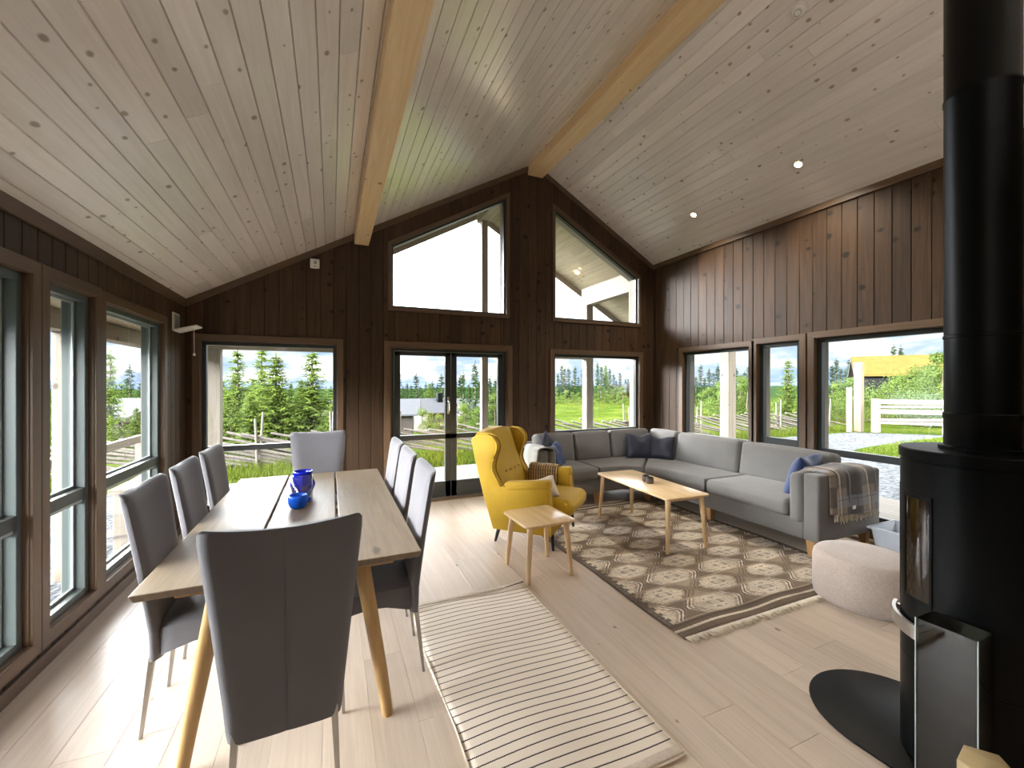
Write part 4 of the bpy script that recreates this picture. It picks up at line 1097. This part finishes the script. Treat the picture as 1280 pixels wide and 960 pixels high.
# ------------------------------------------------------------------ outside: ground
def gz(x, y):
    r = x / max(y, .1)
    k = max(0, min(1, (.55 - r) / .25)); k = k * k * (3 - 2 * k)
    if y < 0: k = 1 if x < 0 else 0
    dd = max(0, max(y - 11.5, -x - 7))
    far = max(0, min(dd, 28))
    return GR - .105 * far * k
m = MB()
xs = [-420, -200, -90, -60, -45, -35, -28, -22, -17, -13, -10, -7, -4, -1, 2, 5, 8, 12, 16, 20, 25, 30, 36, 45, 60, 90, 200, 420]
ys = [-60, -30, -15, -8, -3, 0, 4, 7, 9, 11, 12, 14, 16, 18, 20, 23, 26, 30, 35, 40, 46, 55, 70, 100, 200, 450]
for i in range(len(xs) - 1):
    for j in range(len(ys) - 1):
        m.face([(x, y, gz(x, y) - .01) for x, y in ((xs[i], ys[j]), (xs[i + 1], ys[j]), (xs[i + 1], ys[j + 1]), (xs[i], ys[j + 1]))])
struct(m.build('ground', 'meadow', None, 0, True), 'green meadow around the cabin', 'ground')
def flat(name, pts, z, mat, label, cat):
    bm = bmesh.new(); vs = [bm.verts.new((*p, z)) for p in pts]; bm.faces.new(vs); return struct(from_bm(name, bm, mat, None, False), label, cat)
flat('gravel_yard', [(-12, -8), (24, -8), (24, 2), (21.5, 7.0), (18.6, 9.7), (9.5, 9.8), (6, 9.5), (0, 9.3), (-3, 9.2), (-7, 9.2), (-12, 9)], GR + .004, 'gravel', 'grey gravel yard around the deck', 'gravel')
flat('grass_patch', [(17.0 + 4.2 * math.cos(a) , 6.5 + .25 * math.cos(a) + 1.0 * math.sin(a) + .15 * math.sin(3 * a)) for a in [k * PI / 14 for k in range(28)]], GR + .012, 'meadow', 'grass patch in the gravel yard beyond the stove window', 'lawn')
bm = bmesh.new(); rs = random.Random(9)
def blade(x, y, z, h, w):
    a = rs.random() * PI; dx, dy = math.cos(a) * w, math.sin(a) * w; lx, ly = rs.uniform(-.5, .5) * h, rs.uniform(-.5, .5) * h
    bm.faces.new([bm.verts.new(p) for p in ((x - dx, y - dy, z), (x + dx, y + dy, z), (x + lx, y + ly, z + h))])
for i in range(9000):
    x = rs.uniform(-8, 7.5); y = 9.35 + (rs.random() ** .8) * 1.9; blade(x, y, GR, rs.uniform(.08, .24), .012)
for i in range(2500):
    a = rs.random() * 2 * PI; q = rs.random() ** .5; blade(17.0 + 4.1 * q * math.cos(a), 6.5 + .25 * q * math.cos(a) + .98 * q * math.sin(a), GR, rs.uniform(.03, .09), .015)
for i in range(2500): blade(rs.uniform(8, 20), 10 + rs.random() * 1.1, GR, rs.uniform(.08, .3), .015)
o = from_bm('tall_grass', bm, 'grassblade', None, False); tag(o, 'bright green grass growing along the rail fence', 'grass', kind='stuff')

# slanted rail fence
FY = 11.0
t = thing('rail_fence', 'weathered traditional fence of slanted split rails and paired stakes', 'fence', (0, FY, GR))
proto = None; rs = random.Random(21); cnt = 0
x = -13.
base = tube('rail', [(-1.5, 0, .36), (0, .01, 0), (1.5, 0, -.36)], [.028, .034, .034], 'rail', t, 7)
first = True
while cnt < 98:
    o = base if first else base.copy()
    if not first: C.objects.link(o); o.parent = t
    first = False
    o.location = (x, rs.uniform(-.05, .05), .36 + rs.uniform(-.03, .03)); o.rotation_euler = (rs.uniform(-.05, .05), rs.uniform(-.05, .05) + PI * (0), rs.uniform(-.03, .03))
    o.scale = (rs.uniform(.95, 1.12), 1, rs.uniform(.92, 1.08)); cnt += 1; x += .333
x = -13.2; stk = tube('stake', [(0, 0, -.05), (.005, 0, .6), (0, 0, 1.22)], [.032, .03, .022], 'rail', t, 7); first = True
k = 0
while x < 19.5:
    for dy in (-.085, .085):
        o = stk if first else stk.copy()
        if not first: C.objects.link(o); o.parent = t
        first = False
        o.location = (x + rs.uniform(-.05, .05), dy, 0); o.rotation_euler = (rs.uniform(-.04, .04), rs.uniform(-.07, .07), 0); o.scale = (1, 1, rs.uniform(.85, 1.1))
    x += rs.uniform(1.35, 1.6)
# gate and board fence on the right
t = thing('board_fence', 'pale three-board fence across the gravel yard beyond the stove window', 'fence', (0, 0, GR))
A, B = Vector((19.35, 9.6, 0)), Vector((23.2, 5.2, 0)); dirv = (B - A).normalized()
for z in (.42, .82, 1.20):
    m = MB(); m.bar(A + dirv * .25 + Vector((0, 0, z)), B + Vector((0, 0, z)), .05, .17); m.build('board', 'grey_wood', t, .006)
for k in (0.32, 2.4, 4.6):
    p = A + dirv * k; m = MB(); m.box(p.x - .11, p.x + .11, p.y - .11, p.y + .11, 0, 1.30); m.build('fence_post', 'grey_wood', t, .01)
for z in (.5, 1.0):
    m = MB(); m.bar(A + Vector((.2, -.35, z)), A + dirv * 2.2 + Vector((0, -.2, z + .05)), .05, .1); m.build('gate_rail', 'rail', t, .006)
m = MB(); m.box(-.12, .12, -.12, .12, 0, 2.75, grain=2); o = m.build('gate_post', wood('pale_gate_post', '#6a5f4e', '#574a39', None, .8), None, .01); o.location = (19.2, 9.75, GR)
tag(o, 'tall pale timber gate post at the end of the rail fence', 'post')
m = MB(); m.box(-.07, .07, -.07, .07, 0, 1.75, grain=2); o = m.build('gate_post', 'rail', None, .01); o.location = (18.75, 9.85, GR); tag(o, 'shorter grey post beside the tall gate post', 'post')

# cabins
def gable_house(name, label, loc, rz_, w, l, h, rise, wallm, roofm, ov=.5, sod=False, chimney=False, window_=True):
    t = thing(name, label, 'cabin', loc, rz_)
    m = MB()
    w2, l2 = w / 2, l / 2
    pts = lambda y: [(-w2, y, 0), (w2, y, 0), (w2, y, h), (0, y, h + rise), (-w2, y, h)]
    m.face(pts(-l2), [(p[0], p[2]) for p in pts(-l2)]); m.face(pts(l2), [(p[0], p[2]) for p in pts(l2)])
    for s in (-1, 1):
        q = [(s * w2, -l2, 0), (s * w2, l2, 0), (s * w2, l2, h), (s * w2, -l2, h)]; m.face(q, [(p[1], p[2]) for p in q])
    m.build('wall', wallm, t)
    sl = rise / w2; th = .22 if sod else .12
    for s in (-1, 1):
        m = MB(); P = [(s * x, y, h + rise - sl * x + dz) for x in (0, w2 + ov) for y in (-l2 - ov, l2 + ov) for dz in (.02, th)]
        m.box8(P, .5, 1); m.build('roof_slope', roofm, t)
    m = MB()
    for y in (-l2 - ov, l2 + ov):
        for s in (-1, 1):
            P = [(s * x, y + dy, h + rise - sl * x + dz) for x in (0, w2 + ov) for dy in (-.03, .03) for dz in (-.12, th * .8)]
            m.box8(P, .5, 0)
    m.build('bargeboard', 'cabinwall', t)
    if window_:
        for s in (-1, 1):
            m = MB(); m.box(-.5, .5, s * (l2 + .01) - .02, s * (l2 + .01) + .02, h * .35, h * .8); wf = m.build('window', 'frame', t)
            m = MB(); m.box(-.42, .42, s * (l2 + .03) - .012, s * (l2 + .03) + .012, h * .4, h * .75); m.build('pane', M['bead'], wf)
    if chimney:
        m = MB(); m.box(.3, .75, .2, .65, h + rise * .5, h + rise + .6); m.build('chimney', 'black', t)
    return t
def at(ux, d):
    """ground point at camera-forward distance d in direction with tangent ux"""
    s, c = math.sin(math.radians(23.36)), math.cos(math.radians(23.36))
    return ((s + ux * c) * d, (c - ux * s) * d)
def house_to(ux, d, ridge_v, turn, *a, **k):
    """ridge height from the apparent ridge level; `turn` from broadside"""
    x, y = at(ux, d); zr = 1.53 + (480 - ridge_v) * d / 522
    name, label, w, l, h, rise, wm, rm = a
    return gable_house(name, label, (x, y, zr - h - rise - .1), math.radians(-113.4 + turn), w, l, h, rise, wm, rm, **k)
house_to(-.325, 29, 499, 12, 'cabin', 'low grey-roofed cabin at the frame edge of the door leaf, nearest behind the fence', 4.2, 5.0, 1.8, .75, 'cabinwall', 'slate', window_=False)
house_to(-.19, 37, 498, 32, 'cabin', 'grey-roofed cabin with chimney and gable end beyond the terrace doors', 4.0, 2.3, 1.8, .95, 'cabinwall', 'slate', ov=.35, chimney=True)
house_to(-.098, 46, 498, 20, 'cabin', 'grey-roofed cabin seen beside the slim porch post', 4.4, 2.6, 1.8, .9, 'cabinwall', 'slate', ov=.4)
house_to(-.905, 21, 498, -5, 'shed', 'grey-roofed shed seen through the wide dining wall window', 3.4, 2.6, 1.5, .7, 'cabinwall', 'slate', window_=False)
house_to(.266, 62, 480, 20, 'cabin', 'red-brown cabin on the meadow edge seen above the sofa', 4., 3.0, 1.5, .9, 'redwall', 'slate')
house_to(.925, 33, 446, -35, 'cabin', 'dark cabin with a grass sod roof beyond the board fence', 5., 4.6, 2.2, 1.2, 'black', 'sod', ov=.6, sod=True)

# ------------------------------------------------------------------ trees
def spruce(name, seed, h, mat, layers=24, spread=.23, dens=1., gap=.0):
    rs = random.Random(seed); bm = bmesh.new()
    def quad(p, d, s, w):
        d = d.normalized(); sd = d.cross(Vector((0, 0, 1)))
        if sd.length < .01: sd = Vector((1, 0, 0))
        sd.normalize(); sd = (sd + Vector((0, 0, rs.uniform(-.5, .5)))).normalized()
        a = p - sd * w * .5; b = p + sd * w * .5; c = p + d * s + sd * w * .18; e = p + d * s - sd * w * .18
        bm.faces.new([bm.verts.new(q) for q in (a, b, c, e)])
    for i in range(layers):
        f = i / layers; R0 = h * spread * (1 - f) ** .8 + .04 * h / 5
        nb = max(5, int((13 - 7 * f) * dens))
        for b in range(nb):
            if rs.random() < gap: continue
            z = h * (.04 + .94 * (f + rs.uniform(-.5, .5) / layers)); R = R0 * rs.uniform(.62, 1.12)
            a = 2 * PI * (b + rs.random()) / nb; d = Vector((math.cos(a), math.sin(a), 0)); L = R
            n = max(3, int(L / (h * .02))); lift = rs.uniform(-.1, .12) + .25 * f
            for k in range(n):
                t_ = (k + .6) / n; droop = (-.42 + lift) * t_ + .30 * t_ * t_
                p = Vector((0, 0, z)) + d * L * t_ + Vector((0, 0, L * droop))
                q = 1 - .45 * t_
                for sg in (-1, 1):
                    sdv = d.cross(Vector((0, 0, 1))) * sg
                    quad(p, d * .8 + sdv * rs.uniform(.5, 1.1) + Vector((0, 0, rs.uniform(-.7, .2))), h * .05 * q * rs.uniform(.7, 1.4), h * .02 * q)
                quad(p, d * .5 + Vector((rs.uniform(-.3, .3), rs.uniform(-.3, .3), rs.uniform(-.9, .5))), h * .042 * q, h * .018 * q)
    for k in range(3): quad(Vector((0, 0, h * (.95 + .012 * k))), Vector((rs.uniform(-.2, .2), rs.uniform(-.2, .2), 1)), h * .05, h * .012)
    me = bpy.data.meshes.new(name); bm.to_mesh(me); bm.free()
    t = thing('spruce_tree', 'x', 'tree')
    link('foliage', me, mat, t, 0, False, fixn=False)
    tube('trunk', [(0, 0, 0), (0, 0, h * .5), (0, 0, h * .97)], [h * .018, h * .011, h * .003], 'bark', t, 7)
    return t
def leafy(name, seed, h, w, mat, n=3600, kind='birch_tree', leaf=.032, base=.12, trunk=True):
    rs = random.Random(seed); bm = bmesh.new(); blobs = []
    for i in range(16):
        f = rs.random(); z = h * (base + (1 - base) * f); r = w * .5 * math.sin(PI * min(1, .18 + .78 * f)) ** .7
        a = rs.random() * 2 * PI; q = r * rs.random() ** .5
        blobs.append((Vector((q * math.cos(a), q * math.sin(a), z * .93)), w * rs.uniform(.16, .27)))
    for i in range(n):
        c, r = rs.choice(blobs); d = Vector((rs.gauss(0, 1), rs.gauss(0, 1), rs.gauss(0, .9))).normalized(); p = c + d * r * (rs.random() ** .45)
        if p.z < .02: continue
        nn = (d + Vector((rs.uniform(-.8, .8), rs.uniform(-.8, .8), rs.uniform(-.2, 1.)))).normalized(); s = nn.cross(Vector((rs.random(), rs.random(), rs.random()))).normalized(); u = nn.cross(s); L = h * leaf * rs.uniform(.6, 1.4) * .5
        bm.faces.new([bm.verts.new(q) for q in (p - s * L, p - u * L * .6, p + s * L, p + u * L * .6)])
    me = bpy.data.meshes.new(name); bm.to_mesh(me); bm.free()
    t = thing(kind, 'x', 'tree' if trunk else 'bush')
    link('foliage', me, mat, t, 0, False, fixn=False)
    if trunk: tube('trunk', [(0, 0, 0), (.02 * w, 0, h * .4), (0, .03 * w, h * .8)], [h * .016, h * .011, h * .004], 'bark', t, 7)
    else:
        many_tubes('stems', [([(0, 0, 0), (b.x * .5, b.y * .5, b.z * .5), tuple(b)], [h * .012, h * .008, h * .004]) for b, _ in blobs[:6]], 'bark', t)
    return t
SP = [spruce('spruce_a', 1, 5., 'spruce', 30, .25, 1.1), spruce('spruce_b', 2, 5., 'spruce', 30, .20, .9, .12), spruce('spruce_c', 3, 5., 'darkspruce', 24, .15, .7, .1), spruce('spruce_d', 4, 5., 'darkspruce', 26, .12, .65, .15)]
BI = [leafy('birch_a', 11, 4., 2.6, 'birch'), leafy('birch_b', 12, 4., 2.2, 'birch'), leafy('willow_a', 13, 2., 2.6, 'willow', 2600, 'willow_bush', .036, .05, False), leafy('bush_a', 14, 2., 2.6, 'birch', 2600, 'leafy_bush', .036, .05, False)]
used = set()
def plant(pr, ux, d, h, label, group, z=None, sx=1.):
    x, y = at(ux, d); h0 = 5. if pr in SP else (4. if pr in BI[:2] else 2.)
    o = pr if pr.name not in used else copy_tree(pr)
    used.add(pr.name)
    o.location = (x, y, gz(x, y) if z is None else z); k = h / h0; o.scale = (k * sx, k * sx, k); o.rotation_euler = (0, 0, random.random() * 6)
    o['label'] = label; o['group'] = group
    return o
def U(px): return (px - 640) / 522
def Hh(py, d, x=None): return None
def tree_to(pr, px, top, d, label, group, sx=1., z=None):
    x, y = at(U(px), d); g = gz(x, y) if z is None else z
    return plant(pr, U(px), d, 1.53 + (480 - top) * d / 522 - g, label, group, g, sx)
g1 = 'spruces outside the wide gable window'
for pr, px, top, d, sx, lb in ((SP[1], 297, 434, 14.5, 1.05, 'thin-topped spruce outside the wide gable window, first from the porch post'), (SP[1], 327, 432, 16, 1.0, 'thin spruce behind the broad one outside the wide gable window'),
                           (SP[0], 345, 442, 13.2, 1.15, 'broad bright spruce in the middle of the wide gable window'), (SP[1], 390, 436, 13.8, 1.3, 'tall spruce above the far dining chair'),
                           (SP[0], 285, 492, 13.2, 1.3, 'short spruce right behind the fence next to the porch post'), (SP[1], 428, 450, 15, 1., 'spruce at the window edge past the far dining chair'), (SP[0], 312, 492, 12.8, 1.25, 'short bushy spruce below the thin-topped one'), (SP[0], 415, 505, 13, 1.2, 'short bushy spruce behind the far dining chair')):
    tree_to(pr, px, top, d, lb, g1, sx * 1.2)
for px, top, d in ((290, 508, 13), (322, 500, 14.5), (356, 506, 13.2), (376, 498, 15), (402, 500, 14), (424, 506, 13.4), (338, 490, 17)):
    tree_to(BI[0], px, top, d, 'leafy young birch filling the gap between the spruces outside the wide gable window', 'birches between the near spruces', 1.25)
g2 = 'spruces outside the dining wall windows'
for pr, px, top, d, lb in ((SP[1], 138, 438, 16, 'tall pale spruce outside the wide dining wall window'), (SP[2], 162, 455, 26, 'slim dark spruce above the shed roof'), (SP[2], 184, 462, 22, 'dark spruce at the edge of the wide dining wall window'), (SP[0], 140, 520, 14, 'short spruce in front of the shed'), (SP[0], 170, 508, 14.5, 'young spruce hiding the shed wall'), (SP[1], 70, 490, 14, 'spruce outside the narrow dining wall window'), (SP[0], 20, 470, 15, 'spruce outside the cut dining wall window'), (SP[2], 152, 478, 40, 'far spruce behind the shed')):
    tree_to(pr, px, top, d, lb, g2)
for i in range(34): tree_to(SP[random.choice((0, 2, 3))], 40 + i * 12 + random.uniform(-5, 5), random.uniform(470, 484), random.uniform(45, 70), 'distant spruce beyond the meadow on the dining side', 'distant spruces on the dining side', 1.5)
rs = random.Random(17)
for i in range(26): tree_to(SP[rs.choice((0, 2, 2, 3))], 494 + i * 5.4 + rs.uniform(-2, 2), rs.choice((466, 470, 474, 477, 480)) + rs.uniform(-2, 2), rs.uniform(48, 66), 'distant dark spruce above the cabin roofs beyond the terrace doors', 'distant spruces beyond the terrace doors', 1.4)
for pr, px, top, d, lb in ((SP[3], 579, 465, 30, 'slim spruce near the hinge side of the doors with a lower top'), (SP[2], 594, 452, 28, 'tallest slim spruce beside the slim porch post'), (SP[3], 612, 470, 32, 'slim spruce just past the slim porch post'), (SP[2], 619, 472, 34, 'slim spruce nearest the door edge'), (SP[3], 586, 478, 26, 'shorter slim spruce beside the tallest one')):
    tree_to(pr, px, top, d, lb, 'slim spruces beyond the terrace doors')
for pr, px, top, d, lb in ((BI[0], 530, 512, 17, 'young birch behind the fence beyond the door leaf with the handle'), (BI[1], 548, 518, 16, 'small birch by the door centre behind the fence'), (BI[0], 580, 505, 18, 'birch behind the fence beyond the other door leaf'), (BI[1], 618, 492, 20, 'birch past the slim porch post'), (BI[0], 596, 510, 20, 'small birch beside the slim porch post')):
    tree_to(pr, px, top, d, lb, 'birches beyond the terrace doors')
rs = random.Random(31)
for i in range(28):
    px = 684 + i * 4.4 + rs.uniform(-2, 2); tree_to(SP[rs.choice((2, 3))], px, rs.uniform(455, 476), rs.uniform(48, 64), 'slim dark spruce in the treeline behind the meadow above the sofa', 'treeline behind the meadow', 1.3)
tree_to(SP[0], 757, 455, 52, 'broad-crowned spruce standing above the red-brown cabin', 'treeline behind the meadow', .9); tree_to(SP[3], 747, 452, 54, 'tallest thin spruce beside the red-brown cabin', 'treeline behind the meadow')
for i in range(16):
    px = 686 + i * 7.8 + rs.uniform(-3, 3); tree_to(BI[rs.choice((0, 1))], px, rs.uniform(482, 494), rs.uniform(36, 44), 'pale birch at the meadow edge above the sofa', 'birches at the meadow edge', 1.15)
for i in range(18):
    px = 848 + i * 5.5; tree_to(SP[rs.choice((2, 3))], px, rs.uniform(455, 472), rs.uniform(34, 48), 'distant spruce behind the birches of the sofa wall windows', 'distant spruces beyond the sofa wall', 1.4)
for i, (px, top, d) in enumerate(((862, 500, 24), (874, 492, 26), (886, 485, 25), (898, 478, 24), (908, 490, 22), (926, 470, 22), (934, 478, 20), (942, 485, 22))):
    tree_to(BI[i % 2], px, top, d, 'birch behind the rail fence outside the window next to the sofa corner', 'birches outside the corner window', 1.1)
tree_to(SP[1], 985, 448, 20, 'pale spruce filling the narrow sofa wall window', 'trees outside the narrow window', 1.3); tree_to(SP[0], 999, 492, 18.5, 'young spruce low in the narrow sofa wall window', 'trees outside the narrow window', 1.3); tree_to(BI[0], 972, 500, 19, 'birch low in the narrow sofa wall window', 'trees outside the narrow window', 1.2)
for i in range(26):
    px = 1040 + i * 5.6; tree_to(SP[rs.choice((2, 3))], px, rs.uniform(444, 462), rs.uniform(50, 70), 'far spruce on the skyline beyond the sod roof', 'skyline spruces beyond the stove window', 1.4)
for px, top in ((1117, 430), (1126, 432)): tree_to(SP[3], px, top, 48, 'taller skyline spruce right above the sod roof', 'tall spruces above the sod roof')
for i, (pr, px, top, d) in enumerate(((BI[0], 1052, 478, 22), (BI[1], 1066, 472, 22), (BI[3], 1078, 482, 21), (BI[0], 1046, 490, 20), (BI[3], 1060, 495, 20.5))):
    tree_to(pr, px, top, d, 'pale green tree behind the rail fence at the stove window, left of the gate post', 'trees left of the gate post', 1.2)
for i, (pr, px, top, d) in enumerate(((BI[3], 1112, 478, 21), (BI[0], 1125, 470, 22), (BI[3], 1138, 470, 22), (BI[0], 1152, 460, 23), (BI[1], 1166, 455, 24), (BI[1], 1178, 440, 22), (BI[3], 1160, 472, 21))):
    tree_to(pr, px, top, d, 'leafy green tree behind the board fence in front of the sod-roofed cabin', 'trees behind the board fence', 1.15)
for px, d in ((1140, 19), (1155, 18.5), (1168, 18.5)): tree_to(BI[2], px, 492, d, 'silvery willow bush behind the board fence', 'willow bushes behind the board fence', 1.)
for i in range(10): tree_to(BI[3], 690 + i * 12, 507, rs.uniform(26, 34), 'low bush scattered in the meadow above the sofa', 'low meadow bushes', 1.)
# far hills
m = MB(); N = 90
prev = None
for i in range(N + 1):
    a = math.radians(-75 + 200 * i / N); hgt = 2.5 + 5 * (.5 + .5 * math.sin(i * .31)) * (.6 + .4 * math.sin(i * .11 + 1)); r = 640
    cur = (r * math.sin(a), r * math.cos(a), hgt)
    if prev:
        m.face([(prev[0] * .7, prev[1] * .7, -40), (cur[0] * .7, cur[1] * .7, -40), cur, prev])
    prev = cur
struct(m.build('hills', 'hill', None, 0, True), 'low hazy blue hills on the horizon', 'hills')

# ------------------------------------------------------------------ sky, light, camera
W = bpy.data.worlds.new('sky'); S.world = W; W.use_nodes = True; nt = W.node_tree; nt.nodes.clear()
class WT(NT):
    def __init__(s): s.t = nt
w = WT(); tc = w.n('TexCoord').outputs['Generated']; sp = w.n('SeparateXYZ'); w.l(tc, sp.inputs[0]); el = sp.outputs[2]
vec = w.comb(w.math('MULTIPLY', sp.outputs[0], 3.2), w.math('MULTIPLY', sp.outputs[1], 3.2), w.math('MULTIPLY', el, 11.))
n1 = w.noise(vec, 1.6, 8., .3, .58)
cl = w.ramp(n1, [(.36, lin('#9db9e0')), (.45, lin('#bccde4')), (.52, lin('#eef3f8')), (.62, lin('#ffffff')), (.72, lin('#dde3ec'))])
def sstep(x, a, b):
    mr = w.n('MapRange', interpolation_type='SMOOTHSTEP'); w.l(x, mr.inputs[0]); mr.inputs[1].default_value = a; mr.inputs[2].default_value = b; return mr.outputs[0]
up = sstep(el, .095, .19)
col = w.mix(up, cl, lin('#fbfcff'))
hl = w.math('SQRT', w.math('ADD', w.math('SUBTRACT', 1.0001, w.math('MULTIPLY', el, el)), 0.))
az = w.math('DIVIDE', w.math('ADD', w.math('MULTIPLY', sp.outputs[0], -.97), w.math('MULTIPLY', sp.outputs[1], .20)), hl)
glow = w.math('MULTIPLY', w.math('MULTIPLY', up, w.math('SUBTRACT', 1., sstep(el, .27, .52))), sstep(az, -.1, .95))
SKY_LO, SKY_UP, SKY_GLOW = .56, 1.8, 40.
st = w.math('ADD', w.math('ADD', SKY_LO, w.math('MULTIPLY', up, SKY_UP - SKY_LO)), w.math('MULTIPLY', glow, SKY_GLOW))
bg = w.n('Background'); w.l(col, bg.inputs[0]); w.l(st, bg.inputs[1])
ow = w.n('OutputWorld'); w.l(bg.outputs[0], ow.inputs[0])
W.cycles.sampling_method = 'MANUAL'; W.cycles.sample_map_resolution = 512

def light(name, typ, loc, energy, color=(1, 1, 1), rot=(0, 0, 0), **kw):
    l = bpy.data.lights.new(name, typ); l.energy = energy; l.color = color
    for k, v in kw.items(): setattr(l, k, v)
    o = bpy.data.objects.new(name, l); C.objects.link(o); o.location = loc; o.rotation_euler = rot; return o
light('sun', 'SUN', (0, 0, 20), 3.0, (1, .95, .86), (math.radians(50), 0, math.radians(48)), angle=math.radians(12))
# unseen cabinets added behind the viewer, carrying a fill light that brightens the ceiling
t = thing('added_cabinet', 'row of tall dark kitchen cabinets standing behind the viewer', 'cabinet', (.5, -2.4, 0))
for i in range(6):
    m = MB(); m.box(-1.8 + i * .6, -1.203 + i * .6, -.31, .30, 0, 2.2); b_ = m.build('carcass', 'frame', t, .004)
    m = MB(); m.box(-1.795 + i * .6, -1.208 + i * .6, .30, .32, .1, 2.19); d_ = m.build('door', 'frame', b_, .003)
light('ceiling_fill_light', 'AREA', (.5, -2.3, 2.24), 58, (1, .94, .88), (PI, 0, 0), shape='RECTANGLE', size=3.4, size_y=.2)  # added fill light, out of view, aimed up to lift the ceiling
# window portals guide daylight sampling
def portal(f_c, rot, sx, sy):
    o = light('portal', 'AREA', f_c, 1, rot=rot, shape='RECTANGLE', size=sx, size_y=sy); o.data.cycles.is_portal = True
PORTALS = True
if PORTALS:
    for a0, a1, z0, zt in L_OPS: portal((XL - .24, (a0 + a1) / 2, (z0 + zt(0)) / 2), (0, -PI / 2, 0), zt(0) - z0, a1 - a0)
    for a0, a1, z0, zt in R_OPS: portal((XR + .24, (a0 + a1) / 2, (z0 + zt(0)) / 2), (0, PI / 2, 0), zt(0) - z0, a1 - a0)
    for a0, a1, z0, zt in G_OPS:
        zh = max(zt(a0), zt(a1)); portal(((a0 + a1) / 2, G + .24, (z0 + zh) / 2), (-PI / 2, 0, 0), a1 - a0, zh - z0)

cam = bpy.data.cameras.new('camera'); co = bpy.data.objects.new('camera', cam); C.objects.link(co)
cam.sensor_fit = 'HORIZONTAL'; cam.sensor_width = 36; cam.lens = 36 * 522 / 1280; cam.clip_start = .05; cam.clip_end = 2000
co.location = (0, 0, 1.53); co.rotation_euler = (PI / 2, 0, -math.radians(23.36)); S.camera = co
S.view_settings.view_transform = 'Standard'; S.view_settings.look = 'None'; S.view_settings.gamma = 1; S.view_settings.use_curve_mapping = False
S.view_settings.exposure = 1.55
S.cycles.max_bounces = 12; S.cycles.diffuse_bounces = 6; S.cycles.transparent_max_bounces = 24; S.cycles.glossy_bounces = 4
S.cycles.use_denoising = True; S.cycles.sample_clamp_indirect = 8
S.cycles.caustics_reflective = False; S.cycles.caustics_refractive = False
